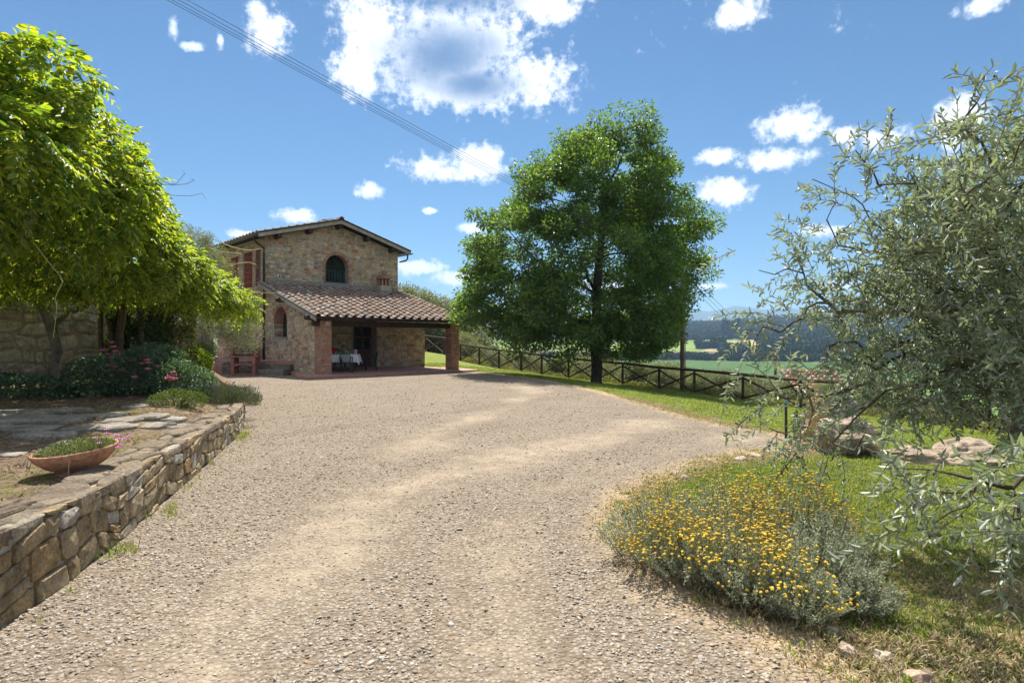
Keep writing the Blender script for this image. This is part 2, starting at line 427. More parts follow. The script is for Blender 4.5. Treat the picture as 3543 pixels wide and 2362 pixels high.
def vnoise(x, y, s=1., seed=0):
    """cheap smooth 2-D noise, about -1..1"""
    r = np.random.default_rng(seed); t = 0
    for k in range(6):
        a = r.random()*6.283; f = s*(.6+1.2*r.random()); t = t+np.sin((x*math.cos(a)+y*math.sin(a))*f+r.random()*6.283)
    return t/3.2
# ================================================================== the lie of the land
FENCE = [(1469, 1215, 40.5), (1536, 1225, 39.), (1593, 1248, 37.5), (1658, 1261, 36.), (1726, 1274, 34.5), (1802.5, 1284, 33.), (1874, 1296, 31.6),
         (1967, 1309, 30.9), (2060, 1319, 30.5), (2154, 1329, 30.0), (2281, 1347, 28.6), (2403, 1360, 27.1), (2570, 1383, 24.9), (2770, 1412, 22.3),
         (2950, 1433, 20.0), (3110, 1452, 17.8), (3270, 1474, 15.6), (3420, 1492, 13.5), (3560, 1510, 11.5)]
FP = [px(*q) for q in FENCE]
f_az = np.array([math.atan2(p.x, p.y) for p in FP]); f_r = np.array([math.hypot(p.x, p.y) for p in FP]); f_z = np.array([p.z for p in FP])
DRIVE_EDGE = [(-1.75, 29.5), (-.15, 26.8), (1.94, 21.4), (2.8, 17.1), (3.33, 14.1), (3.67, 11.4), (4.1, 10.2), (4.45, 9.7), (4.6, 9.1), (4.1, 8.2),
              (3.27, 7.97), (2.54, 7.4), (1.99, 6.75), (1.4, 6.1), (1.0, 5.15), (.95, 4.6), (1.0, 4.1), (1.15, 3.5), (1.42, 3.2), (1.62, 2.95), (1.55, 2.6), (1.65, 2.0), (2.2, 1.0), (3, -3)]
d_az = np.array([-.06, .09, .163, .232, .312, .4, .6, .83, 1.2]); d_r = np.array([28., 21.5, 17.3, 14.4, 12., 9., 8., 8., 8.])
M_PX = np.array([1200, 1500, 2000, 2300, 2375, 2450, 2500, 2540, 2590, 2640, 2720, 2800, 3000, 3200, 3543])
M_PY = np.array([1085, 1095, 1086, 1078, 1071, 1080, 1074, 1063, 1068, 1078, 1074, 1081, 1086, 1076, 1082])
m_az = np.arctan((M_PX-CX)/FPX)
H_PX = np.array([1200, 1900, 2300, 2420, 2520, 2560, 2640, 2760, 3000, 3543]); H_PY = np.array([1120, 1122, 1112, 1106, 1108, 1104, 1100, 1094, 1090, 1100])
h_az = np.arctan((H_PX-CX)/FPX)
PR = np.array([12, 30, 55, 75, 110, 200, 330, 480, 640, 780, 880, 960, 1080, 1250, 1400])
PZ = np.array([-3, -5.5, -9, -12.5, -18, -26, -24.5, -22, -19, -17, -11, -4., 3., 6, 9])
def g(x, y):
    x = np.asarray(x, float); y = np.asarray(y, float); az = np.arctan2(x, y); r = np.hypot(x, y)
    rf = np.interp(az, f_az, f_r, left=58, right=14); zf = np.interp(az, f_az, f_z, left=.4, right=-.4)
    left = az < f_az[0]; t0 = np.clip((f_az[0]-az)/.12, 0, 1); rf = np.where(left, f_r[0]+t0*20, rf); zf = np.where(left, f_z[0]*(1-t0), zf)
    rd = np.interp(az, d_az, d_r); t = np.clip((r-rd)/np.maximum(rf-rd, .5), 0, 1); s = t*t*(3-2*t)
    z_in = np.where((az < -.1) & (r < 26), 0, zf*s)
    d = np.maximum(r-rf, 0); prof = np.interp(r, PR, PZ)
    z_mid = np.maximum(zf-.10*np.minimum(d, 1.)-.34*np.maximum(d-1., 0), prof+vnoise(x, y, .02, 3)*np.clip((r-80)/200, 0, 1)*1.6)
    # wooded hill and mountains, whose skylines the photograph shows
    hz = 2200*(CY-np.interp(az, h_az, H_PY))/FPX*np.cos(az)**-1+1.5; mz = 7000*(CY-np.interp(az, m_az, M_PY))/FPX+1.5
    th = np.clip((r-1300)/900, 0, 1); td = np.clip((r-2200)/1500, 0, 1)
    hz = hz-11; hill = 8+(hz-8)*(th**.8)+vnoise(x, y, .006, 5)*10*th*(1-th); hill = hill*(1-td)+40*td
    tm = np.clip((r-4200)/2800, 0, 1); tm2 = np.clip((r-7000)/3500, 0, 1)
    lower = np.clip((r-3600)/800, 0, 1)*np.clip((5600-r)/1000, 0, 1)*(70+60*np.sin(az*9+1.2)+40*np.sin(az*23))
    mount = (40+(mz-40)*tm**1.3)*(1-tm2)+60*tm2+np.maximum(lower, 0)
    zz = np.where(r < 1400, z_mid, np.where(r < 3700, hill, mount))
    k = np.clip((r-1250)/150, 0, 1); zz = np.where((r > 1250) & (r < 1400), z_mid*(1-k)+(8+vnoise(x, y, .006, 5)*0)*k, zz)
    return np.where(r <= rf, z_in, zz)
def g1(x, y): return float(g(np.array([x]), np.array([y]))[0])

thF = np.linspace(-.42, .78, 430); thB = np.linspace(.78, 2*math.pi-.42, 74)[1:-1]; TH = np.concatenate([thF, thB])
RR = np.concatenate([[.0], np.geomspace(1.2, 60, 60), np.geomspace(62, 700, 70), np.linspace(715, 1400, 60), np.geomspace(1430, 2400, 44), np.geomspace(2500, 12000, 60)])
A, B = np.meshgrid(TH, RR); X = np.sin(A)*B; Y = np.cos(A)*B; Z = g(X, Y)
Z = Z-np.where(B < 45, .06, 0)
nr, nth = X.shape; I = np.arange(nr*nth).reshape(nr, nth); In = np.roll(I, -1, 1)
F = np.stack([I[:-1], In[:-1], In[1:], I[1:]], -1).reshape(-1, 4)
me = fast_mesh('terrain', np.stack([X, Y, Z], -1).reshape(-1, 3), F[:, ::-1])
# what grows where (field pattern of the valley)
r = B.ravel(); az = A.ravel(); az = np.where(az > math.pi, az-2*math.pi, az); xx = X.ravel(); yy = Y.ravel()
C = np.zeros((len(r), 4), np.float32); C[:, 3] = 1
pxl = CX+np.tan(np.clip(az, -1.2, 1.2))*FPX
def setc(mask, c, var=.12, s=.03, seed=1):
    n = 1+var*vnoise(xx, yy, s, seed)
    for i in range(3): C[mask, i] = (c[i]*n)[mask]
setc(r >= 0, (.17, .17, .06), .3, .35, 2)
setc(r > 120, (.085, .16, .045), .2, .03, 4)
setc((r > 250)+(r < 0), (.10, .15, .04), .15, .015, 6)
rows = np.sin((xx*.45+yy*.9)*.5)
setc((r > 250) & (r < 420) & (pxl > 2380), (.13, .22, .06), .2, .02, 8)
setc((r > 420) & (r < 640), (.065, .12, .04), .1, .02, 9)
setc((r > 640) & (r < 700), (.03, .065, .03), .2, .05, 5)
setc((r > 700) & (r < 860), (.13, .095, .065), .18, .02, 7)
edge = 1010-(pxl-2390)*.35
setc((r >= 860) & (r < 1130), (.17, .24, .06), .12, .02, 8)
setc((r >= 860) & (r < 1130) & (pxl > 2430-(r-880)*-.55) & (pxl < 2620), (.27, .235, .12), .15, .02, 9)
setc((r >= 860) & (r < 1130) & (pxl > 2620), (.035, .06, .025), .2, .03, 2)
setc(r >= 1130, (.032, .055, .022), .25, .03, 3)
setc((r > 1750) & (r < 2250) & (vnoise(xx, yy, .006, 12) > -.1), (.10, .115, .055), .3, .05, 3)
setc((r > 515) & (r < 523), (.035, .065, .03), .2, .05, 3)
setc((r > 412) & (r < 418) & (np.sin(az*40) > -.3), (.035, .065, .03), .2, .05, 3)
setc(r > 2600, (.04, .07, .035), .2, .002, 3)
va = me.attributes.new('vine', 'FLOAT', 'POINT'); va.data.foreach_set('value', (((r > 200) & (r < 640)) | ((r > 870) & (r < 1120) & (pxl < 2440))).astype(np.float32)*.8)
ca = me.color_attributes.new('cover', 'FLOAT_COLOR', 'POINT'); ca.data.foreach_set('color', C.ravel())
M = Mt('open_country'); c = M.attr('cover').outputs['Color']
c = M.mix(.6, c, M.ramp(M.noise(.9, 6, .65), [(.3, (.6, .6, .55)), (.7, (1.4, 1.35, 1.2))]), 'MULTIPLY')
c = M.mix(.7, c, M.ramp(M.noise(.045, 6, .7), [(.3, (.6, .62, .6)), (.7, (1.35, 1.35, 1.2))]), 'MULTIPLY')
wv = M.n('ShaderNodeTexWave'); wv.wave_type = 'BANDS'; wv.bands_direction = 'X'; wv.inputs['Scale'].default_value = .05; wv.inputs['Distortion'].default_value = .6; wv.inputs['Detail Scale'].default_value = .02; rm = M.n('ShaderNodeMapping'); rm.inputs['Rotation'].default_value = (0, 0, -.22); M.l(M.pos(), rm.inputs[0]); M.l(rm.outputs[0], wv.inputs['Vector'])
c = M.mix(M.mth('MULTIPLY', M.attr('vine').outputs['Fac'], .6), c, M.mix(wv.outputs['Fac'], (.35, .4, .3), (1.35, 1.3, 1.2)), 'MULTIPLY') if False else M.mix(M.attr('vine').outputs['Fac'], c, M.mix(1.0, c, M.mix(wv.outputs['Fac'], (.45, .5, .4), (1.3, 1.28, 1.2)), 'MULTIPLY'))
M.col(c); M.rough(.95); M.spec(.1)
terrain = obj('terrain', me, M.m, None, 'structure', True)

# ------------------------------------------------------------------ gravel drive
left_side = [(-8, -3), (-8, 3), (-7.5, 10), (-9, 17), (-13.2, 26), (-15.5, 29), (-13, 31), (-8, 31)]
edge = smooth_line(DRIVE_EDGE, 1)
DR = densify([(3, -3)]+left_side, .6, 0, False)[:-1]+densify(edge, .11, .035, False)
DR = [(a+.05*math.sin(b*3.1+a), b) for a, b in DR]
track1 = [(-1.46, .5), (-1.46, 2.62), (-1.37, 5.35), (-.87, 6.6), (.1, 7.6), (1.5, 9.4), (2.4, 11)]
track2 = [(-.1, .5), (-.05, 3), (.0, 5.0), (.4, 5.9), (1.2, 6.9), (2.4, 8.3), (3.6, 9.2)]
track3 = [(-1.6, 7.6), (-1.2, 10), (-.2, 13), (.6, 18), (.2, 23)]
def track(x, y):
    d = np.minimum(poly_dist(track1, x, y), poly_dist(track3, x, y)+.12); d2 = poly_dist(track2, x, y)+.25
    n = vnoise(x, y, 2.2, 21)*.12+vnoise(x, y, .8, 22)*.12
    return np.clip(1-(np.minimum(d, d2)+n*2.0-.10)/.85, 0, 1)*.72
def edge_near(x, y): return np.clip(1-poly_dist(edge, x, y)/.75, 0, 1)
me, _ = sheet(DR, .22, lambda x, y: g(x, y)*0+.012, 'gravel_drive')
fattr(me, 'track', track); fattr(me, 'rim', edge_near)
M = Mt('gravel_bed'); tr = M.attr('track').outputs['Fac']; rim = M.attr('rim').outputs['Fac']
vo = M.n('ShaderNodeTexVoronoi'); vo.inputs['Scale'].default_value = 38; vo.inputs['Randomness'].default_value = 1
mp = M.n('ShaderNodeMapping'); mp.inputs['Scale'].default_value = (1, 1, .1); M.l(M.pos(), mp.inputs[0]); M.l(mp.outputs[0], vo.inputs['Vector'])
peb = M.ramp(M.n('ShaderNodeSeparateColor').outputs[0], [(0, (0, 0, 0))]) if False else None
sepc = M.n('ShaderNodeSeparateColor'); M.l(vo.outputs['Color'], sepc.inputs[0])
pc = M.ramp(sepc.outputs[0], [(0, (.175, .133, .095)), (.3, (.26, .21, .157)), (.55, (.315, .265, .205)), (.8, (.36, .31, .25)), (1, (.23, .195, .16))])
gap = M.mr(vo.outputs['Distance'], .30, .62)
pc = M.mix(M.mth('MULTIPLY', gap, .75), pc, (.17, .13, .09))
sand = M.ramp(M.noise(14, 6, .65), [(.3, (.29, .228, .16)), (.6, (.365, .295, .213)), (.8, (.41, .345, .262))])
far = M.mix(M.mr(M.noise(.55, 5, .6), .4, .65), (.385, .325, .25), (.30, .25, .185))
cover = M.mth('ADD', tr, M.mth('MULTIPLY', M.mth('SUBTRACT', M.noise(3.2, 6, .7), .5), 1.1))
cover = M.mr(cover, .30, 1.15)
c = M.mix(cover, pc, sand)
c = M.mix(M.mr(M.mth('ADD', rim, M.mth('MULTIPLY', M.mth('SUBTRACT', M.noise(2.5, 5, .7), .5), 1.2)), .3, .9), c, M.ramp(M.noise(9, 6, .7), [(.3, (.27, .19, .11)), (.7, (.46, .36, .22))]))
c = M.mix(.55, c, M.ramp(M.noise(.8, 6, .62), [(.3, (.78, .76, .74)), (.7, (1.16, 1.15, 1.12))]), 'MULTIPLY')
M.col(c); M.rough(.95); M.spec(.15)
h = M.mth('ADD', M.mth('MULTIPLY', M.mth('SUBTRACT', 1.0, vo.outputs['Distance']), M.mth('SUBTRACT', 1.0, M.mth('MULTIPLY', cover, .8))), M.mth('MULTIPLY', M.noise(60, 4), .35))
M.bump(h, .9, .022)
drive = obj('gravel_drive', me, M.m, None, 'structure')

# ------------------------------------------------------------------ lawn
fl = [(p.x, p.y) for p in FP]
LN = densify(list(reversed(edge)), .13, .03, False)+densify([(-5.2, 30.5)], 1, 0, False)+densify([(q[0], q[1]+.1) for q in fl], .5, .03, False)+[(9.8, 8), (9.5, 2), (7, -3)]
me, _ = sheet(LN, .3, lambda x, y: g(x, y)-.004, 'lawn')
def dry(x, y):
    k = np.clip(1.0-np.hypot((x-3.0)/1.7, (y-3.4)/1.2), 0, 1)*1.0+np.clip(1-poly_dist(edge, x, y)/.55, 0, 1)*.75
    return np.clip(k+vnoise(x, y, 1.7, 31)*.28, 0, 1)
fattr(me, 'dry', dry)
M = Mt('lawn_turf'); d = M.attr('dry').outputs['Fac']
gr = M.ramp(M.noise(5, 6, .7), [(.3, (.13, .165, .035)), (.55, (.20, .23, .058)), (.75, (.28, .28, .09))])
dr = M.ramp(M.noise(8, 6, .7), [(.3, (.18, .12, .06)), (.55, (.31, .235, .125)), (.75, (.42, .33, .20))])
f = M.mr(M.mth('ADD', d, M.mth('MULTIPLY', M.mth('SUBTRACT', M.noise(2.4, 6, .7), .5), 1.3)), .3, .85)
M.col(M.mix(f, gr, dr)); M.rough(1); M.spec(.05); M.bump(M.noise(45, 6, .8), .9, .03)
lawn = obj('lawn', me, M.m, None, 'structure', True)

# ------------------------------------------------------------------ raised garden bed
WALL = [(-2.60, .6), (-2.62, 1.6), (-2.65, 2.5), (-2.67, 3.14), (-2.80, 3.95), (-3.25, 5.6), (-3.93, 8.03), (-4.45, 9.8), (-4.83, 10.75)]
WALL = smooth_line(WALL, 1)
BACK = [(-4.95, 10.9), (-5.5, 12.3), (-6.4, 14.2), (-7.2, 16.), (-8.6, 18.6), (-10.3, 22), (-12.2, 25.4), (-14, 27.3)]
bedp = [(a-.16, b) for a, b in WALL]+densify(BACK, .4, .05, False)+[(-22, 28), (-22, .6)]
def bz(x, y):
    h = .43+.012*np.clip(y-3, 0, 12)+.05*vnoise(x, y, .9, 41)*.5+np.clip((-x-7)/6, 0, 1)*.12
    w = np.clip(1-(poly_dist(WALL, x, y)-.30)/.55, 0, 1)*(y < 11.2); h = h*(1-w)+(.515-.0165*(y-.6))*w
    d = poly_dist([(-4.9, 10.6)]+BACK, x, y); t = np.clip(d/1.1, 0, 1)
    return np.where(y > 9.5, h*np.maximum(t*t*(3-2*t), .02+np.clip((11.9-y)/.9, 0, 1)*.98), h)
def bz1(x, y): return float(bz(np.array([x]), np.array([y]))[0])
me, _ = sheet(bedp, .25, bz, 'garden_bed')
M = Mt('garden_soil')
c = M.ramp(M.noise(7, 7, .72), [(.28, (.10, .068, .045)), (.5, (.20, .145, .095)), (.72, (.34, .265, .18))])
moss = M.mr(M.noise(1.6, 6, .65), .54, .66)
c = M.mix(M.mth('MULTIPLY', moss, .75), c, M.ramp(M.noise(16, 5, .7), [(.35, (.10, .11, .025)), (.7, (.30, .25, .08))]))
c = M.mix(M.mr(M.noise(34, 4, .7), .62, .7), c, (.42, .35, .26))
M.col(c); M.rough(1); M.spec(.05); M.bump(M.noise(26, 7, .75), 1., .035)
bed = obj('garden_bed', me, M.m, None, 'structure', True)

# ================================================================== masonry kit
def clip_half(poly, a, b, c):         # keep a*x+b*y<=c
    out = []
    for i in range(len(poly)):
        p, q = poly[i], poly[(i+1) % len(poly)]; dp = a*p[0]+b*p[1]-c; dq = a*q[0]+b*q[1]-c
        if dp <= 0: out.append(p)
        if dp*dq < 0:
            t = dp/(dp-dq); out.append((p[0]+(q[0]-p[0])*t, p[1]+(q[1]-p[1])*t))
    return out
def area(poly):
    return abs(sum(poly[i][0]*poly[(i+1) % len(poly)][1]-poly[(i+1) % len(poly)][0]*poly[i][1] for i in range(len(poly))))*.5 if len(poly) > 2 else 0
def masonry(w, h, aw, ah, joint=.012, halves=(), holes=(), big=.18, warp=.03, amin=.004, rnd=random):
    ph = [rnd.random()*6.28 for _ in range(4)]
    def wp(x, z):
        return (x+warp*math.sin(z*5.1+x*2.3+ph[0])+warp*.5*math.sin(z*11+ph[1]), z+warp*math.sin(x*3.7+z*1.9+ph[2])+warp*.5*math.sin(x*8.3+ph[3]))
    rects = []; z = -.02
    while z < h:
        rh = ah*rnd.uniform(.65, 1.45); x = -rnd.random()*aw
        while x < w:
            rw = aw*rnd.uniform(.5, 1.6)*(1.0 if rh > ah*.8 else 1.15)
            if rnd.random() < big and rh > ah*.8:
                k = rnd.uniform(.38, .62); rects += [(x, z, x+rw, z+rh*k), (x, z+rh*k, x+rw, z+rh)]
            elif rnd.random() < .12 and rw > aw:
                k = rnd.uniform(.4, .6); rects += [(x, z, x+rw*k, z+rh), (x+rw*k, z, x+rw, z+rh)]
            else: rects.append((x, z, x+rw, z+rh))
            x += rw
        z += rh
    out = []
    for (x0, z0, x1, z1) in rects:
        cx0, cz0 = (x1-x0), (z1-z0); P = []
        for (cx, cz, sx, sz) in ((x0, z0, 1, 1), (x1, z0, -1, 1), (x1, z1, -1, -1), (x0, z1, 1, -1)):
            ka, kb = rnd.uniform(.06, .24), rnd.uniform(.06, .30)
            a = (cx+sx*ka*cx0, cz); b = (cx, cz+sz*kb*cz0)
            P += [b, a] if (sx, sz) in ((1, 1), (-1, -1)) else [a, b]
        P = [wp(*p) for p in P]
        for hh in halves: P = clip_half(P, *hh)
        P = clip_half(P, -1, 0, 0); P = clip_half(P, 1, 0, w); P = clip_half(P, 0, -1, 0); P = clip_half(P, 0, 1, h)
        for hole in holes:            # convex, counter-clockwise
            if len(P) < 3: break
            if not any(True for _ in (0,)): continue
            n = len(hole); Q = P
            for i in range(n):
                (ax, az_), (bx, bz_) = hole[i], hole[(i+1) % n]; a, b = -(bz_-az_), (bx-ax)
                Q = clip_half(Q, -a, -b, -(a*ax+b*az_))
                if len(Q) < 3: break
            if area(Q) < 1e-5: continue
            best = []
            for i in range(n):
                (ax, az_), (bx, bz_) = hole[i], hole[(i+1) % n]; a, b = -(bz_-az_), (bx-ax)
                q = clip_half(P, a, b, a*ax+b*az_)
                if area(q) > area(best): best = q
            P = best
        if len(P) < 3 or area(P) < amin: continue
        cx = sum(p[0] for p in P)/len(P); cz = sum(p[1] for p in P)/len(P)
        ww = max(p[0] for p in P)-min(p[0] for p in P); hh = max(p[1] for p in P)-min(p[1] for p in P)
        if min(ww, hh) < joint*3.2: continue
        fx, fz = 1-2*joint/ww, 1-2*joint/hh
        out.append([(cx+(p[0]-cx)*fx, cz+(p[1]-cz)*fz) for p in P])
    return out
def stone(poly, fn, depth, mb=None, rnd=random, back=.03, round_=.14):
    """one rough stone: fn(a,b,d)->point"""
    n = len(poly); cx = sum(p[0] for p in poly)/n; cz = sum(p[1] for p in poly)/n
    def ring(k, d, j): return [fn(cx+(p[0]-cx)*k, cz+(p[1]-cz)*k, d+rnd.uniform(-j, j)) for p in poly]
    V = ring(1, -back, 0)+ring(1-round_*.35, depth*.62, depth*.15)+ring(1-round_*1.8, depth, depth*.28)+[fn(cx, cz, depth*rnd.uniform(.9, 1.25))]
    F = []
    for q in range(2):
        F += [(q*n+i, q*n+(i+1) % n, (q+1)*n+(i+1) % n, (q+1)*n+i) for i in range(n)]
    F += [(2*n+i, 2*n+(i+1) % n, 3*n) for i in range(n)]
    mb = mb if mb is not None else MB(); mb.add(V, F); return mb
def panel(outer, holes, fn, thick, name, m, parent):
    """wall slab with real openings"""
    bm = bmesh.new(); edges = []
    for loop in [outer]+list(holes):
        vs = [bm.verts.new(fn(a, b, 0)) for a, b in loop]
        edges += [bm.edges.new((vs[i], vs[(i+1) % len(vs)])) for i in range(len(vs))]
    bmesh.ops.triangle_fill(bm, use_beauty=True, use_dissolve=False, edges=edges)
    nrm = Vector(fn(0, 0, 1))-Vector(fn(0, 0, 0))
    r = bmesh.ops.extrude_face_region(bm, geom=list(bm.faces))
    bmesh.ops.translate(bm, vec=-nrm*thick, verts=[v for v in r['geom'] if isinstance(v, bmesh.types.BMVert)])
    bmesh.ops.recalc_face_normals(bm, faces=bm.faces)
    me = bpy.data.meshes.new(name); bm.to_mesh(me); bm.free()
    return obj(name, me, m, parent)
def arch_poly(x0, x1, z0, ztop, n=12):
    rr = (x1-x0)/2; cx = (x0+x1)/2; zc = ztop-rr
    return [(x0, z0), (x1, z0)]+[(cx+rr*math.cos(math.pi*i/n), zc+rr*math.sin(math.pi*i/n)) for i in range(n+1)]

HOUSE_STOPS = [(0, (.46, .31, .16)), (.12, (.60, .46, .27)), (.24, (.30, .21, .13)), (.36, (.57, .46, .31)), (.48, (.40, .365, .32)), (.58, (.62, .47, .27)),
               (.68, (.25, .19, .135)), (.76, (.48, .42, .35)), (.82, (.45, .21, .125)), (.87, (.42, .20, .12)), (.92, (.66, .55, .39)), (.96, (.31, .295, .28)), (1, (.52, .33, .18))]
m_stone = stone_mat('house_stone', HOUSE_STOPS, .3, 24, .55)
M = Mt('lime_mortar'); M.col(M.ramp(M.noise(9, 6, .65), [(.3, (.32, .26, .20)), (.7, (.52, .45, .35))])); M.rough(.95); M.spec(.1); M.bump(M.noise(50, 6, .7), .6, .02); m_mortar = M.m
m_brick = stone_mat('old_brick', [(0, (.36, .18, .125)), (.25, (.42, .225, .155)), (.45, (.32, .155, .11)), (.6, (.46, .27, .19)), (.75, (.38, .19, .135)), (.88, (.50, .35, .26)), (1, (.29, .15, .115))], .28, 40, .35, .9, (.55, .45, .36))
m_wood = plain_mat('dark_beam', (.045, .028, .019), .75, .45, 5, .4)
M = Mt('grey_board'); c = M.ramp(M.noise(3, 6, .6), [(.3, (.20, .175, .145)), (.7, (.40, .36, .30))]); M.col(c); M.rough(.8); M.bump(M.noise(30, 5), .3, .01); m_board = M.m
m_gutter = plain_mat('brown_gutter', (.035, .027, .022), .35, .2, 3, 0, .5, .4)
m_iron = plain_mat('black_iron', (.012, .016, .016), .45, .3, 8, 0, .5)
m_tile = stone_mat('roof_tile', [(0, (.24, .165, .12)), (.2, (.33, .245, .19)), (.4, (.27, .20, .16)), (.55, (.40, .325, .26)), (.7, (.20, .16, .14)), (.85, (.36, .25, .18)), (1, (.32, .28, .24))], .9, 22, .4, .9, (.47, .43, .37), (.07, .06, .055))
m_glass = Mt('dark_glass'); m_glass.col((.012, .018, .018)); m_glass.rough(.06); m_glass.spec(.6); m_glass = m_glass.m
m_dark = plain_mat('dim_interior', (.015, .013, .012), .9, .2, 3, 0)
# ================================================================== the stone house with its porch
HC = Vector((-12.04, 29.10, 0)); HU = math.atan2(.694, .72)
house = thing('farmhouse', 'rustic stone farmhouse with tiled roof and brick pillared porch', 'house', HC, HU)
def H2W(t, s, z=0):
    return Vector((HC.x+t*math.cos(HU)-s*math.sin(HU), HC.y+t*math.sin(HU)+s*math.cos(HU), z))
W_, LEN = 7.6, 6.8
def fz(x): return 7.76-.279*abs(x-3.8)                     # middle of the gable fascia
ROOF_T, EAVE_Y, EAVE_Z, TOP_Z = .30, -6.14, 2.50, 4.37
def lz(y): return TOP_Z+ROOF_T*y                           # top plane of the porch roof deck
fG = lambda a, b, d: (a, -d, b)                            # gable, facing -y
fL = lambda a, b, d: (-d, a, b)                            # left side, facing -x   (a = y)
fI = lambda y0: (lambda a, b, d: (a, y0-d, b))
ST = []                                                    # (area weight, mesh builder)
def lay(polys, fn, depth=.022, wgt=1., **k):
    for p in polys: ST.append((area(p)*wgt, stone(p, fn, depth*random.uniform(.7, 1.4), **k)))
# gable wall
win = (3.15, 4.47, 4.60, 6.10)
hole_g = arch_poly(*win); ringo = arch_poly(win[0]-.17, win[1]+.17, win[2]-.02, win[3]+.19, 8)
wall_top = lambda x: fz(x)-.10
panel([(0, 0), (W_, 0), (W_, wall_top(W_)), (3.8, wall_top(3.8)), (0, wall_top(0))], [hole_g], fG, .5, 'gable_wall', m_mortar, house)
sl = .279
lay(masonry(W_, 3.6, .29, .165, .013, [(-sl, 1, wall_top(0)-4.1-.02), (sl, 1, wall_top(W_)-4.1+sl*W_-.02)], [[(a, b-4.1) for a, b in ringo]], big=.22), lambda a, b, d: (a, -d, b+4.1), .020)
# left side wall of the house
lat = [(1.58, 2.84, 4.25, 6.08), (3.53, 5.95, 4.25, 6.02)]; nic = (.30, 1.12, 4.25, 6.05); smw = (1.75, 2.75, 2.2, 2.95)
rect = lambda q: [(q[0], q[2]), (q[1], q[2]), (q[1], q[3]), (q[0], q[3])]
eg = lambda q, e: [(q[0]-e, q[2]-e), (q[1]+e, q[2]-e), (q[1]+e, q[3]+e), (q[0]-e, q[3]+e)]
panel([(0, 0), (LEN, 0), (LEN, wall_top(0)), (0, wall_top(0))], [rect(q) for q in lat+[nic, smw]], fL, .45, 'side_wall', m_mortar, house)
lay(masonry(LEN, 6.0, .26, .155, .010, [(0, 1, wall_top(0)-.52)], [[(a, b-.5) for a, b in eg(q, .06)] for q in lat+[nic]]+[[(a, b-.5) for a, b in eg(smw, .05)]], big=.2), lambda a, b, d: (-d, a, b+.5), .02, .5)
# back and right walls close the house
mb = MB(); mb.box((W_+.001-.25, LEN/2, 3.2), (.5, LEN-1.0, 6.4)); mb.box((W_/2, LEN-.25, 3.2), (W_-.9, .5, 6.4)); mb.box((W_/2, LEN/2, 3.9), (W_-1, LEN-1, .1))
mb.build('rear_wall', m_mortar, house)
# porch side wall with its deep arched window
aw = (-2.55, -1.10, 1.70, 3.12)
side_out = [(-5.30, 0), (-.004, 0), (-.004, lz(0)-.16), (-5.30, lz(-5.30)-.16)]
panel(side_out, [arch_poly(*aw)], fL, .48, 'porch_side_wall', m_mortar, house)
lay(masonry(5.3, 4.3, .27, .16, .010, [(-ROOF_T, 1, lz(-5.3)-.18)], [[(a+5.3, b) for a, b in arch_poly(aw[0]-.13, aw[1]+.13, aw[2]-.1, aw[3]+.14, 8)]], big=.2), lambda a, b, d: (-d, a-5.3, b), .022, .8)
# walls under the porch
pz = lambda y: .085+(y+6.7)*.03
door = (3.59, 4.60, .18, 2.42)
panel([(.485, .1), (3.59, .1), (3.59, lz(-2.1)-.2), (.485, lz(-2.1)-.2)], [], fI(-2.08), .4, 'porch_back_wall', m_mortar, house)
lay(masonry(3.1, 3.2, .27, .16, .010, big=.2), lambda a, b, d: (a+.487, -2.08-d, b+.15), .022, .8)
panel([(3.59, 2.42), (4.62, 2.42), (4.62, 3.4), (3.59, 3.4)], [], fI(-2.08), .4, 'door_head', m_mortar, house)
panel([(4.62, .05), (W_, .05), (W_, lz(-2.63)-.2), (4.62, lz(-2.63)-.2)], [], fI(-2.63), 2.6, 'porch_room_wall', m_mortar, house)
lay(masonry(W_-4.62, 3.1, .27, .17, .010, big=.2), lambda a, b, d: (a+4.62, -2.63-d, b+.1), .024, 1.2)
# stones: the largest are pieces of their own, the others one mass
ST.sort(key=lambda q: -q[0])
for wgt, mb in ST[:300]: mb.build('stone', m_stone, house)
rest = MB()
for wgt, mb in ST[300:]: rest.add(mb.v, mb.f)
rest.build('stonework', m_stone, house, 'stuff')
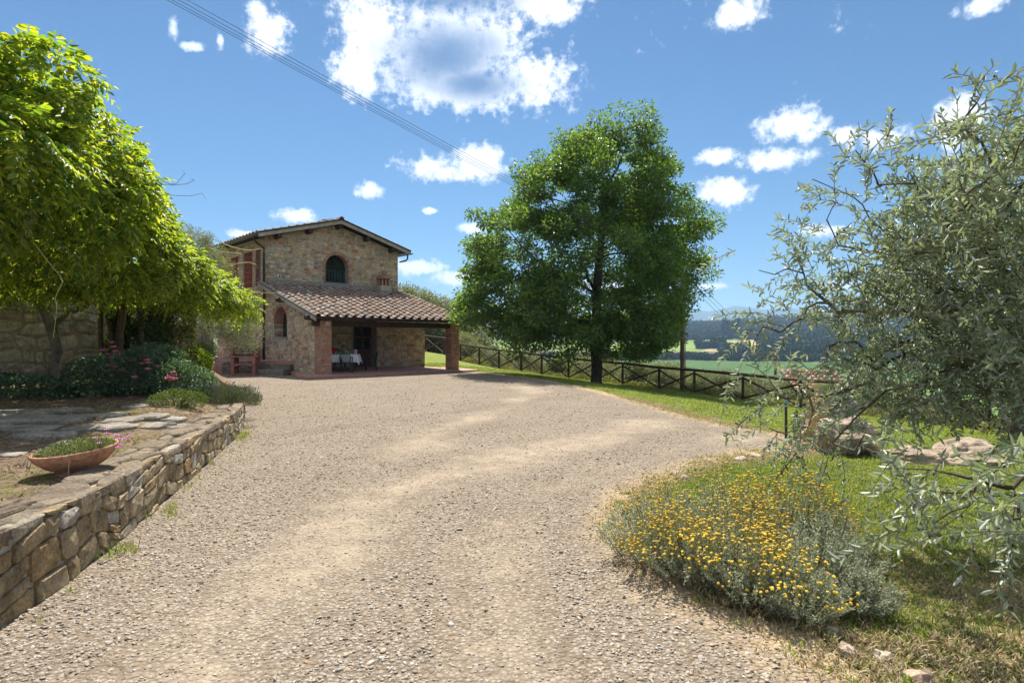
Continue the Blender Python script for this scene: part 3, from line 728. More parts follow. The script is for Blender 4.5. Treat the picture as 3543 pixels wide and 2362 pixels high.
# ---- bricks (arch rings and porch pillars)
BR = []
def brick(fn, a0, a1, b0, b1, d0, d1):
    j = lambda: random.uniform(-.003, .003); mb = MB(); e = .006
    c0 = [(a0, b0), (a1, b0), (a1, b1), (a0, b1)]; ca, cb = (a0+a1)/2, (b0+b1)/2
    V = [fn(a, b, d0) for a, b in c0]+[fn(a+j(), b+j(), d1-e) for a, b in c0]+[fn(a+(ca-a)/abs(ca-a)*e, b+(cb-b)/abs(cb-b)*e, d1+j()) for a, b in c0]
    mb.add(V, [(0, 1, 5, 4), (1, 2, 6, 5), (2, 3, 7, 6), (3, 0, 4, 7), (4, 5, 9, 8), (5, 6, 10, 9), (6, 7, 11, 10), (7, 4, 8, 11), (8, 9, 10, 11)]); return mb
def ring_bricks(fn, q, n, wdt, parent, d=.02, legs=True):
    x0, x1, z0, zt = q; rr = (x1-x0)/2; cx = (x0+x1)/2; zc = zt-rr
    for i in range(n):
        a0 = math.pi*(i+.10)/n; a1 = math.pi*(i+.90)/n
        P = [(cx+k*math.cos(t), zc+k*math.sin(t)) for t, k in ((a0, rr+.004), (a0, rr+wdt), (a1, rr+wdt), (a1, rr+.004))]
        MB().prism(P, fn, -.05, d+random.uniform(-.004, .006)).build('brick', m_brick, parent)
    if legs:
        k = int((zc-z0)/.075)
        for s in range(k):
            for sx in (-1, 1):
                xa = x0 if sx < 0 else x1; wl = random.uniform(.10, .22)
                brick(fn, min(xa, xa+sx*wl), max(xa, xa+sx*wl), z0+s*.075+.006, z0+s*.075+.069, -.05, d).build('brick', m_brick, parent)
# upper arched window
uw = node('window', house)
mb = MB(); mb.prism(arch_poly(win[0]-.0, win[1]+.0, win[2], win[3]), fG, -.42, -.36); mb.build('pane', m_glass, uw)
mb = MB(); mb.box(((win[0]+win[1])/2, .33, win[2]+.65), (.05, .05, 1.3)); mb.box((3.81, .33, win[2]+.04), (1.3, .06, .08)); mb.build('frame', m_iron, uw)
for i in range(8):
    x = win[0]+.06+i*(win[1]-win[0]-.12)/7
    MB().tube([(x, .06, win[2]+.02), (x, .06, win[2]+.66)], .011, 5).build('railing_bar', plain_mat('rail_paint', (.10, .13, .13), .5, .1, 4, 0) if i == 0 else bpy.data.materials['rail_paint'], uw)
mb = MB(); mb.tube([(win[0], .06, win[2]+.66), (win[1], .06, win[2]+.66)], .014, 5); mb.tube([(win[0], .06, win[2]+.06), (win[1], .06, win[2]+.06)], .014, 5); mb.build('rail', m_iron, uw)
MB().box((3.81, .1, win[2]-.03), (1.5, .34, .06)).build('sill', plain_mat('grey_sill', (.25, .24, .22), .8), uw)
ring_bricks(fG, win, 30, .155, uw)
# reveal lined with brick
mb = MB()
for i in range(16):
    a0 = math.pi*i/16; a1 = math.pi*(i+.88)/16; rr = .66; cx, zc = 3.81, win[3]-.66
    mb.prism([(cx+k*math.cos(t), zc+k*math.sin(t)) for t, k in ((a0, rr-.012), (a0, rr+.03), (a1, rr+.03), (a1, rr-.012))], fG, -.35, -.005)
mb.build('reveal', m_brick, uw)
# arched window of the porch side wall
pw = node('window', house)
MB().prism(arch_poly(*aw), fL, -.47, -.44).build('pane', m_glass, pw)
mb = MB(); mb.prism(arch_poly(*aw), fL, -.43, -.40)
MB().box((.42, -1.82, 2.3), (.05, .07, 1.2)).build('frame', m_iron, pw)
MB().box((.09, -1.825, aw[2]-.045), (.30, 1.62, .09)).build('sill', bpy.data.materials['grey_sill'], pw)
ring_bricks(fL, aw, 26, .125, pw, .015, False)
mb = MB()
for s in range(18):
    zc = aw[2]+s*.078
    if zc > aw[3]-.73: break
    mb.box((.235, aw[1]+.012, zc+.037), (.46, .03, .066))
lay2 = masonry(.42, .72, .2, .12, .008)
for p in lay2: stone(p, lambda a, b, d: (a+.02, aw[1]+.02-d, b+aw[2]), .018, mb)
mb.build('reveal', m_stone, pw)
mb = MB(); rr = .725; cy_, zc = (aw[0]+aw[1])/2, aw[3]-rr
for i in range(18):
    a0 = math.pi*i/18; a1 = math.pi*(i+.88)/18
    mb.prism([(cy_+k*math.cos(t), zc+k*math.sin(t)) for t, k in ((a0, rr-.012), (a0, rr+.03), (a1, rr+.03), (a1, rr-.012))], fL, -.43, -.004)
mb.build('arch_lining', m_brick, pw)
# small window on the side
sw = node('window', house)
mb = MB(); a, b, c, d = smw
mb.box((.30, (a+b)/2, (c+d)/2), (.03, b-a, d-c)); mb.build('pane', m_glass, sw)
mb = MB(); mb.box((.03, a+.05, (c+d)/2), (.1, .1, d-c)); mb.box((.03, b-.05, (c+d)/2), (.1, .1, d-c)); mb.box((.03, (a+b)/2, c-.04), (.18, b-a+.1, .08)); mb.build('frame', bpy.data.materials['grey_sill'], sw)
for i in range(4): MB().tube([(.12, a+.2+i*.2, c), (.12, a+.2+i*.2, d)], .012, 5).build('bar', m_iron, sw)
# terracotta lattices of the barn openings
m_lat = stone_mat('terracotta_lattice', [(0, (.36, .125, .075)), (.5, (.42, .16, .10)), (1, (.33, .11, .065))], .1, 30, .3)
for k, q in enumerate(lat):
    L = node('lattice', house); a, b, c, d = q
    MB().box((.36, (a+b)/2, (c+d)/2), (.05, b-a, d-c)).build('backing', m_dark, L)
    nrow = 7; dz = (d-c)/nrow; nc = max(3, int((b-a)/.24)); dy = (b-a)/nc
    for i in range(nrow+1): MB().box((.10, (a+b)/2, c+i*dz), (.13, b-a, .028)).build('shelf_tile', m_lat, L)
    for i in range(nrow):
        for j in range(nc):
            y0 = a+j*dy
            for s in (0, 1):
                ya, yb = (y0+.01, y0+dy/2) if s == 0 else (y0+dy/2, y0+dy-.01)
                za, zb = (c+i*dz+.012, c+(i+1)*dz-.012) if s == 0 else (c+(i+1)*dz-.012, c+i*dz+.012)
                ang = math.atan2(zb-za, yb-ya); ln = math.hypot(zb-za, yb-ya)
                MB().box((.10, (ya+yb)/2, (za+zb)/2), (.11, ln, .022), rx=ang).build('lattice_tile', m_lat, L)
mb = MB()
for s in range(24): mb.box((.06, nic[0]-.05, nic[2]+.038+s*.075), (.14, .13+.05*(s % 2), .064)); mb.box((.06, nic[1]+.05, nic[2]+.038+s*.075), (.14, .11+.05*(s % 2), .064))
mb.build('niche_bricks', m_brick, house)
MB().box((.40, (nic[0]+nic[1])/2, (nic[2]+nic[3])/2), (.06, nic[1]-nic[0], nic[3]-nic[2])).build('niche_shutter', m_wood, house)
# glazed door
dr = node('door', house)
m_door = plain_mat('door_wood', (.10, .035, .02), .5, .3, 6, .2, .4)
mb = MB(); y = -2.06
for x in (door[0]+.05, 4.10, 4.57): mb.box((x, y, 1.3), (.10, .07, 2.24))
mb.box((4.1, y, 2.37), (1.0, .07, .1)); mb.box((4.1, y, 1.03), (1.0, .06, .10)); mb.box((4.1, y, .62), (1.0, .05, .85)); mb.box((4.1, y, 1.72), (1.0, .055, .07)); mb.build('door_frame', m_door, dr)
for x in (3.85, 4.34):
    for z in (1.38, 2.04): MB().box((x, y+.01, z), (.40, .02, .58)).build('pane', m_glass, dr)
MB().tube([(4.16, y-.05, 1.05), (4.16, y-.09, 1.05), (4.26, y-.09, 1.05)], .012, 6).build('handle', bpy.data.materials['rail_paint'], dr)
# brick pillars
left_b = 0
for pi_, x0 in enumerate((.07, 6.97)):
    P = node('pillar', house); y0, S = -5.76, .48; zb = pz(-5.5)-.02
    MB().box((x0+S/2, y0+S/2, (zb+2.38)/2), (S-.03, S-.03, 2.38-zb)).build('core', m_mortar, P)
    back = MB(); n = 34; ch = (2.36-zb)/n; front = lambda a, b, d: (x0+a, y0-d, b); leftf = lambda a, b, d: (x0-d, y0+a, b)
    rightf = lambda a, b, d: (x0+S+d, y0+a, b); rearf = lambda a, b, d: (x0+a, y0+S+d, b)
    for i in range(n):
        b0, b1 = zb+i*ch+.004, zb+(i+1)*ch-.005
        cuts = [0, .245, S] if i % 2 else [0, .12, .365, S]
        for fi, fn in enumerate((front, leftf, rightf, rearf)):
            cc = cuts if fi in (0, 3) else ([0, .12, .365, S] if i % 2 else [0, .245, S])
            for a0, a1 in zip(cc[:-1], cc[1:]):
                mb = brick(fn, a0+.004, a1-.004, b0, b1, -.03, .004+random.uniform(-.002, .004))
                if fi == 0 or (fi == 1 and i % 3 != 9 and left_b < 215): mb.build('brick', m_brick, P); left_b += 1
                else: back.add(mb.v, mb.f)
    back.build('brickwork', m_brick, P, 'stuff')
MB().box((.37, -5.775, 2.26), (.17, .012, .12)).build('house_plate', plain_mat('plate_white', (.7, .66, .58), .4, .05, 3, 0), house)
m_txt = plain_mat('plate_ink', (.08, .10, .12), .5, .1, 3, 0)
mb = MB(); mb.box((.40, -5.783, 2.29), (.05, .004, .02)); mb.box((.37, -5.783, 2.255), (.12, .004, .012)); mb.box((.37, -5.783, 2.23), (.12, .004, .012)); mb.build('plate_lettering', m_txt, house)
# ---- roofs
def coppo(L=.46, r0=.115, r1=.088, n=6, th=.016):
    """cover tile along +y (upper, narrow end at +y), open below"""
    V = []; F = []
    for (y, r) in ((0, r0), (L, r1)):
        for i in range(n+1):
            t = math.pi*i/n; V.append((r*math.cos(t), y, r*math.sin(t)*.92))
    for i in range(n+1):
        t = math.pi*i/n; V.append(((r0-th)*math.cos(t), 0, (r0-th)*math.sin(t)*.92))
    k = n+1
    F += [(i, i+1, k+i+1, k+i) for i in range(n)]+[(i+1, i, 2*k+i, 2*k+i+1) for i in range(n)]
    return V, F
cV, cF = coppo()
def place(V, M): return [M @ Vector(v) for v in V]
tile_mesh = MB().add(cV, cF).mesh('roof_tile')
tile_mesh.materials.append(m_tile)
def deck(name, pts, th, m, parent):
    mb = MB(); n = len(pts); mb.add(pts+[(p[0], p[1], p[2]-th) for p in pts], [tuple(range(n)), tuple(range(n, 2*n))[::-1]]+[(i, n+i, n+(i+1) % n, (i+1) % n) for i in range(n)])
    return mb.build(name, m, parent)
XL, XR = -.31, 7.72
pr = node('porch_roof', house)
deck('roof_deck', [(XL, EAVE_Y, lz(EAVE_Y)), (XR, EAVE_Y, lz(EAVE_Y)), (XR, -.006, lz(-.006)), (XL, -.006, lz(-.006))], .05, m_wood, pr)
ang = math.atan(ROOF_T); ncol, nrow = 20, 17; dx = (XR-XL-.16)/(ncol-1); sl_len = 6.14/math.cos(ang); dy = (sl_len-.10)/nrow
tiles = []
for c in range(ncol):
    for r_ in range(nrow):
        x = XL+.08+c*dx+random.uniform(-.012, .012); q = -.03+r_*dy+random.uniform(-.012, .012)
        y = EAVE_Y+q*math.cos(ang); z = lz(EAVE_Y)+q*math.sin(ang)+.028+random.uniform(0, .008)
        Mx = Matrix.Translation((x, y, z)) @ Euler((ang-.055+random.uniform(-.012, .012), random.uniform(-.05, .05), random.uniform(-.035, .035))).to_matrix().to_4x4() @ Matrix.Diagonal((random.uniform(.94, 1.06), 1.02*dy/.40, random.uniform(.92, 1.08), 1))
        w = H2W(x, y, z); tiles.append((w.length, Mx))
tiles.sort(key=lambda q: q[0])
for d_, Mx in tiles[:300]:
    o = bpy.data.objects.new('roof_tile', tile_mesh); COL.objects.link(o); o.parent = pr; o.matrix_local = Mx
mb = MB()
for d_, Mx in tiles[300:]: mb.add(place(cV, Mx), cF)
mb.build('upper_roof_tiles', m_tile, pr, 'stuff', recalc=False)
mb = MB()
for c in range(ncol-1):
    for r_ in range(nrow):
        x = XL+.08+(c+.5)*dx; q = -.02+r_*dy; w0, w1 = dx*.40, dx*.36; Lq = dy*1.1
        Mx = Matrix.Translation((x, EAVE_Y+q*math.cos(ang), lz(EAVE_Y)+q*math.sin(ang)+.022+random.uniform(0, .006))) @ Euler((ang-.05, random.uniform(-.03, .03), random.uniform(-.02, .02))).to_matrix().to_4x4()
        V = [(-w0, 0, .03), (-w0*.8, 0, .0), (w0*.8, 0, 0), (w0, 0, .03), (-w1, Lq, .03), (-w1*.8, Lq, 0), (w1*.8, Lq, 0), (w1, Lq, .03), (-w0*.8, 0, -.016), (w0*.8, 0, -.016)]
        mb.add(place(V, Mx), [(0, 1, 5, 4), (1, 2, 6, 5), (2, 3, 7, 6), (8, 9, 2, 1)])
mb.build('pan_tiles', m_tile, pr, 'stuff', recalc=False)
# fascia, flashing, gutter, beams of the porch
def slab(p0, p1, w, h, name, m, parent):        # board from p0 to p1, width w across (x), height h
    a, b = Vector(p0), Vector(p1); mb = MB(); d = (b-a); side_ = Vector((d.y, -d.x, 0)); side_ = side_.normalized()*w/2 if side_.length > 1e-6 else Vector((w/2, 0, 0)); up = Vector((0, 0, h/2))
    mb.add([a-side_-up, a+side_-up, a+side_+up, a-side_+up, b-side_-up, b+side_-up, b+side_+up, b-side_+up], [(0, 1, 2, 3), (7, 6, 5, 4), (0, 4, 5, 1), (1, 5, 6, 2), (2, 6, 7, 3), (3, 7, 4, 0)])
    return mb.build(name, m, parent)
for x, nm in ((XL-.02, 'fascia_board'), (XR+.02, 'fascia_board')):
    slab((x, EAVE_Y, lz(EAVE_Y)-.10), (x, -.01, lz(0)-.10), .035, .19, nm, m_board, pr)
    slab((x-.012 if x < 0 else x+.012, EAVE_Y-.03, lz(EAVE_Y)+.015), (x-.012 if x < 0 else x+.012, -.01, lz(0)+.012), .075, .06, 'flashing', m_gutter, pr)
def gutter(p0, p1, name, parent, r=.075):
    a, b = Vector(p0), Vector(p1); d = (b-a).normalized(); s = d.cross(Vector((0, 0, 1))).normalized(); mb = MB(); n = 7; V = []
    for p in (a, b):
        for rr in (r, r-.012):
            for i in range(n):
                t = math.pi+math.pi*i/(n-1); V.append(p+s*math.cos(t)*rr+Vector((0, 0, 1))*math.sin(t)*rr)
    F = []
    for i in range(n-1): F += [(i, i+1, 2*n+i+1, 2*n+i), (n+i+1, n+i, 3*n+i, 3*n+i+1)]
    F += [(0, n, 3*n, 2*n), (n-1, 3*n-1, 4*n-1, 2*n-1)]+[(i, n+i, n+i+1, i+1) for i in range(n-1)]+[(2*n+i, 2*n+i+1, 3*n+i+1, 3*n+i) for i in range(n-1)]
    mb.add(V, F); return mb.build(name, m_gutter, parent)
gz = lz(EAVE_Y)-.055
gutter((XL-.05, EAVE_Y-.08, gz), (XR+.05, EAVE_Y-.08, gz), 'gutter', pr)
for i in range(9):
    MB().box((XL+.4+i*.92, EAVE_Y-.085, gz+.012), (.018, .17, .02)).build('gutter_clip', bpy.data.materials['rail_paint'], pr)
MB().box(((.07+7.45)/2, -5.52, 2.27), (7.9, .26, .24)).build('eave_beam', m_wood, house)
for y in (-2.6, -5.52):
    MB().tube([(-.52, y, lz(y)-.22), (.2, y, lz(y)-.22)], [.10, .12], 8).build('beam_end', m_wood, house)
for i in range(8):
    x = .6+i*.93; MB().box((x, -3.8, lz(-3.8)-.14), (.09, 4.3, .12), rx=ang).build('rafter', m_wood, house)
# main roof
mr = node('main_roof', house)
oy0, oy1, ox = -.52, LEN+.55, .52
for sgn in (-1, 1):
    xe = 3.8+sgn*(3.8+ox); ze = fz(xe)+.10; zr = fz(3.8)+.10
    deck('roof_deck', [(xe, oy0, ze), (3.8, oy0, zr), (3.8, oy1, zr), (xe, oy1, ze)][::sgn], .07, m_wood, mr)
    for yy_ in (oy0-.015, oy1+.015):
        MB().add([(xe, yy_-.02, fz(xe)-.09), (3.8, yy_-.02, fz(3.8)-.09), (3.8, yy_-.02, fz(3.8)+.09), (xe, yy_-.02, fz(xe)+.09), (xe, yy_+.02, fz(xe)-.09), (3.8, yy_+.02, fz(3.8)-.09), (3.8, yy_+.02, fz(3.8)+.09), (xe, yy_+.02, fz(xe)+.09)],
                 [(0, 1, 2, 3), (7, 6, 5, 4), (0, 4, 5, 1), (1, 5, 6, 2), (2, 6, 7, 3), (3, 7, 4, 0)]).build('fascia_board', m_board, mr)
    MB().add([(xe, oy0-.06, ze), (3.8, oy0-.06, zr), (3.8, oy0-.06, zr+.07), (xe, oy0-.06, ze+.07), (xe, oy0+.05, ze), (3.8, oy0+.05, zr), (3.8, oy0+.05, zr+.07), (xe, oy0+.05, ze+.07)],
             [(0, 1, 2, 3), (7, 6, 5, 4), (0, 4, 5, 1), (1, 5, 6, 2), (2, 6, 7, 3), (3, 7, 4, 0)]).build('flashing', m_gutter, mr)
    a2 = math.atan(.279); L2 = (3.8+ox)/math.cos(a2); nrw = 11; dq = L2/nrw; ncl = 19; mbt = MB(); mbp = MB()
    for c in range(ncl):
        for r_ in range(nrw):
            q = -.04+r_*dq; yv = oy0+.10+c*(oy1-oy0-.2)/(ncl-1)
            Mx = Matrix.Translation((xe-sgn*q*math.cos(a2), yv+random.uniform(-.01, .01), ze+q*math.sin(a2)+.04)) @ Matrix.Rotation(sgn*math.pi/2, 4, 'Z') @ Euler((a2-.05, random.uniform(-.05, .05), random.uniform(-.03, .03))).to_matrix().to_4x4() @ Matrix.Diagonal((1, dq/.40, 1, 1))
            if sgn < 0 and (c == 0 or r_ == 0):
                o = bpy.data.objects.new('roof_tile', tile_mesh); COL.objects.link(o); o.parent = mr; o.matrix_local = Mx
            else: mbt.add(place(cV, Mx), cF)
    mbt.build('upper_roof_tiles', m_tile, mr, 'stuff', recalc=False)
mbt = MB()
for c in range(18):
    Mx = Matrix.Translation((3.8, oy0-.03+c*.42, fz(3.8)+.17)) @ Euler((.02, random.uniform(-.04, .04), 0)).to_matrix().to_4x4() @ Matrix.Diagonal((1.25, 1.0, 1.2, 1)); mbt.add(place(cV, Mx), cF)
mbt.build('ridge_tiles', m_tile, mr, 'stuff', recalc=False)
MB().box((3.35, .35, fz(3.8)+.16), (.62, .62, .03), ry=-.2).build('ridge_slab', m_tile, mr)
for i, x in enumerate((.55, 2.15, 3.8, 5.45, 7.05)):
    z = fz(x)-.21; MB().tube([(x, -.46, z), (x, .1, z)], [.125, .14], 8).build('purlin_end', m_wood, mr)
    MB().tube([(x-.03, -.466, z+.09), (x-.05, -.466, z)], .008, 4).build('purlin_crack', m_board, mr)
gutter((-.60, oy0-.05, fz(-.52)+.02), (-.60, oy1+.05, fz(-.52)+.02), 'gutter', mr)
gutter((W_+.60, oy0-.05, fz(-.52)+.02), (W_+.60, oy1+.05, fz(-.52)+.02), 'gutter', mr)
zt = fz(-.52)-.05
MB().tube([(-.60, -.16, zt), (-.60, -.16, zt-.1), (-.38, -.13, zt-.32), (-.09, -.10, zt-.46), (-.09, -.10, zt-.6), (-.09, -.10, .62)], .05, 8).build('downpipe', m_gutter, mr, smooth=True)
MB().tube([(W_+.60, -.1, zt), (W_+.60, -.1, zt-.2), (W_+.5, -.1, zt-.32), (W_+.05, -.1, zt-.45)], .045, 8).build('downpipe', m_gutter, mr, smooth=True)
# little brick flue on the porch roof
fl_ = node('flue', house); fx, fy = 6.52, -.28; f0 = lz(fy)+.0
MB().box((fx, fy, f0+.14), (.66, .46, .36)).build('flue_base', m_mortar, fl_)
for sx in (-1, 0, 1):
    for sy in (-1, 1): MB().box((fx+sx*.2, fy+sy*.14, f0+.52), (.085, .10, .38)).build('brick', m_brick, fl_)
MB().box((fx, fy+.05, f0+.50), (.34, .16, .36)).build('flue_void', m_dark, fl_)
for k, (w, z) in enumerate(((.72, .74), (.60, .80), (.44, .86), (.26, .92))): MB().box((fx, fy, f0+z), (w, w*.72, .055)).build('brick', m_brick, fl_)
MB().box((W_/2, -.04, lz(0)+.06), (W_-.1, .10, .22)).build('mortar_flashing', plain_mat('cement', (.24, .225, .2), .95, .2, 8, .3), house)
# things fixed on the gable
p = H2W(.66, -.07, 4.72)
camd = thing('security_camera', 'white dome security camera on the gable wall above porch tiles', 'camera', p, HU)
m_white = plain_mat('white_plastic', (.75, .75, .73), .35, .04, 5, 0); m_blk = plain_mat('black_plastic', (.02, .02, .022), .35, .1, 5, 0)
MB().lathe([(0, -.02), (.075, -.02), (.085, .0), (.085, .03), (.06, .06), (.0, .075)], 16).build('base', m_white, camd, smooth=True)
camd.rotation_euler = (R(90), 0, HU)
MB().lathe([(0, .105), (.03, .10), (.05, .07), (.05, .04)], 12).build('lens_dome', m_blk, camd, smooth=True)
MB().tube([(.0, -.07, .0), (.02, -.16, -.02), (.07, -.26, -.03)], .006, 5).build('cable', m_white, camd)
p = H2W(7.12, -.05, 5.02)
lt = thing('sensor_lamp', 'small white sensor lamp on gable right of the brick flue', 'lamp', p, HU)
MB().box((0, 0, 0), (.13, .08, .10)).build('housing', m_white, lt); MB().lathe([(.0, -.10), (.035, -.08), (.035, -.04)], 8, (.02, -.04, .0)).build('sensor', m_blk, lt)
# ---- porch floor, terrace, steps
m_cotto = Mt('cotto_paving'); bt = m_cotto.n('ShaderNodeTexBrick'); bt.offset = .5
bt.inputs['Scale'].default_value = 3.2; bt.inputs['Mortar Size'].default_value = .015; bt.inputs['Color1'].default_value = (.34, .155, .11, 1); bt.inputs['Color2'].default_value = (.42, .21, .15, 1); bt.inputs['Mortar'].default_value = (.30, .24, .2, 1)
tc = m_cotto.n('ShaderNodeTexCoord'); m_cotto.l(tc.outputs['Object'], bt.inputs['Vector'])
m_cotto.col(m_cotto.mix(.5, bt.outputs['Color'], m_cotto.ramp(m_cotto.noise(6, 6, .65), [(.3, (.7, .7, .7)), (.7, (1.3, 1.28, 1.25))]), 'MULTIPLY')); m_cotto.rough(.75); m_cotto = m_cotto.m
def yz(x, y): return (x, y, pz(y))
mb = MB(); q = [(-.95, -6.7), (8.0, -6.7), (8.0, -2.0), (-.0, -2.0), (-.35, -4.2), (-.95, -5.6)]
mb.add([yz(*p) for p in q]+[(p[0], p[1], -.1) for p in q], [tuple(range(6)), tuple(range(6, 12))[::-1]]+[(i, 6+i, 6+(i+1) % 6, (i+1) % 6) for i in range(6)])
o = mb.build('patio', m_cotto, None, 'structure'); o.location = HC; o.rotation_euler = (0, 0, HU)
TZ = .62
tp = [(-9.75, 26.75), (-11.2, 27.1), (-13.3, 27.5), (-16.5, 27.9), (-22, 34), (-17, 40), (-9, 31)]
mb = MB(); n = len(tp); mb.add([(a, b, TZ) for a, b in tp]+[(a, b, -.2) for a, b in tp], [tuple(range(n))]+[(i, n+i, n+(i+1) % n, (i+1) % n) for i in range(n)])
mb.build('terrace', m_cotto, None, 'structure')
m_grey = stone_mat('grey_stone', [(0, (.12, .105, .085)), (.4, (.2, .175, .14)), (.7, (.16, .15, .13)), (1, (.26, .225, .175))], .4, 22, .5)
tw = thing('terrace_wall', 'low stone retaining wall of the terrace behind the barbecue', 'wall', (-11.2, 27.1, 0), math.atan2(.4, -2.1))
for p in masonry(2.2, .6, .25, .15, .01): stone(p, lambda a, b, d: (a, d, b), .03).build('stone', m_grey, tw)
MB().box((1.1, -.06, .3), (2.2, .1, .6)).build('mortar', m_mortar, tw)
st = thing('stone_steps', 'two dark stone steps up to the tiled terrace beside the house wall', 'steps', (-10.55, 26.75, 0), math.atan2(-.3, 1.3))
for i in range(2): bevel_mesh(MB().box((0, -.16-.32*(1-i)+.2, .21*(i+1)/2+.03), (1.5, .36+.3*(1-i), .21*(i+1)+.06)).build('step', m_grey, st).data, .012)
bw = thing('bench_wall', 'low brick bench with red coping against the side wall', 'bench', H2W(-.3, 2.2, TZ), HU)
MB().box((0, 0, .24), (.42, 4.2, .46)).build('seat_wall', m_mortar, bw)
for p in masonry(4.2, .46, .3, .15, .01): stone(p, lambda a, b, d: (-.21-d, a-2.1, b), .02).build('stone', m_stone, bw)
for i in range(10): MB().box((0, -1.89+i*.42, .5), (.50, .41, .05)).build('coping_brick', m_brick, bw)
# ================================================================== low retaining wall along the drive
m_wallst = stone_mat('wall_stone', [(0, (.42, .31, .17)), (.2, (.50, .39, .235)), (.4, (.35, .265, .155)), (.55, (.52, .42, .27)), (.7, (.41, .28, .13)), (.85, (.46, .395, .295)), (.95, (.53, .49, .42)), (1, (.43, .32, .18))], .6, 34, .9, .9, (.46, .43, .37), (.06, .05, .04))
wl = np.array(WALL); seg = np.hypot(*np.diff(wl, axis=0).T); arc = np.concatenate([[0], np.cumsum(seg)]); WLEN = arc[-1]
def wall_pt(s, off, z):
    x = np.interp(s, arc, wl[:, 0]); y = np.interp(s, arc, wl[:, 1]); e = .15
    tx = np.interp(s+e, arc, wl[:, 0])-np.interp(s-e, arc, wl[:, 0]); ty = np.interp(s+e, arc, wl[:, 1])-np.interp(s-e, arc, wl[:, 1])
    l = math.hypot(tx, ty) or 1; return (x+ty/l*off, y-tx/l*off, z)
def wtop(s): return .56-.017*min(s, 8)
lw = thing('retaining_wall', 'low dry stone wall holding the garden bed beside the gravel', 'wall', (WALL[0][0], WALL[0][1], 0))
org = Vector(lw.location)
def fw(a, b, d): return tuple(Vector(wall_pt(a, d, b*wtop(a)/.5))-org)
mb = MB(); ss = np.linspace(0, WLEN, 60); V = []
for s in ss:
    for off, z in ((-.012, 0), (-.012, wtop(s)-.03), (-.40, wtop(s)-.05), (-.40, 0)): V.append(Vector(wall_pt(s, off, z))-org)
mb.add(V, [(i*4+j, i*4+j+1, (i+1)*4+j+1, (i+1)*4+j) for i in range(59) for j in range(3)]+[(0, 1, 2, 3), (236, 239, 238, 237)])
mb.build('wall_core', m_mortar, lw)
for p in masonry(WLEN, .5, .24, .145, .006, big=.22, warp=.05): stone(p, fw, random.uniform(.008, .028), back=.05, round_=.09).build('stone', m_wallst, lw)
# end face
e0 = wall_pt(WLEN, 0, 0); e1 = wall_pt(WLEN, -.40, 0)
for p in masonry(.40, .42, .2, .15, .01): stone(p, lambda a, b, d: (e1[0]+(e0[0]-e1[0])*a/.4-(e0[1]-e1[1])*d/.4-org.x, e1[1]+(e0[1]-e1[1])*a/.4+(e0[0]-e1[0])*d/.4-org.y, b), .03).build('stone', m_wallst, lw)
m_cop = stone_mat('coping_stone', [(0, (.25, .20, .14)), (.5, (.31, .25, .18)), (1, (.22, .17, .12))], .6, 30, 1., .95, (.40, .36, .30), (.09, .07, .05))
def fc(a, b, d): return tuple(Vector(wall_pt(a, .03-b, wtop(a)-.035+d))-org)
for p in masonry(WLEN, .40, .42, .24, .004, big=.15, warp=.06): stone(p, fc, random.uniform(.026, .042), back=.03, round_=.08).build('coping_stone', m_cop, lw)


m_rubble = stone_mat('garden_wall_stone', [(0, (.42, .36, .29)), (.25, (.52, .46, .37)), (.45, (.34, .29, .22)), (.65, (.56, .52, .45)), (.8, (.44, .36, .25)), (1, (.50, .47, .42))], .5, 20, .7)
def stone_wall(name, label, a, b, h, z0, aw, ah, m, th=.45, keep=None):
    a, b = Vector(a), Vector(b); L = (b-a).length; t = thing(name, label, 'wall', (a.x, a.y, z0), math.atan2(b.y-a.y, b.x-a.x))
    MB().box((L/2, th/2, h/2), (L, th, h)).build('mortar_core', m_mortar, t)
    for p in masonry(L, h, aw, ah, .014, warp=.045, big=.25): stone(p, lambda x, z, d: (x, -d, z), random.uniform(.03, .07), round_=.17).build('stone', m, t)
    return t
stone_wall('garden_wall', 'tall rubble stone wall under the wisteria at the left', (-12.6, 8.6), (-9.3, 16.2), 2.55, .45, .40, .25, m_rubble)
m_orange = stone_mat('ochre_stone', [(0, (.36, .22, .11)), (.4, (.46, .31, .17)), (.7, (.30, .19, .10)), (1, (.5, .37, .22))], .25, 20, .6)
stone_wall('far_garden_wall', 'ochre stone garden wall beyond the small olive tree', (-17.5, 27.8), (-15.2, 30.4), 1.9, .5, .38, .24, m_orange)

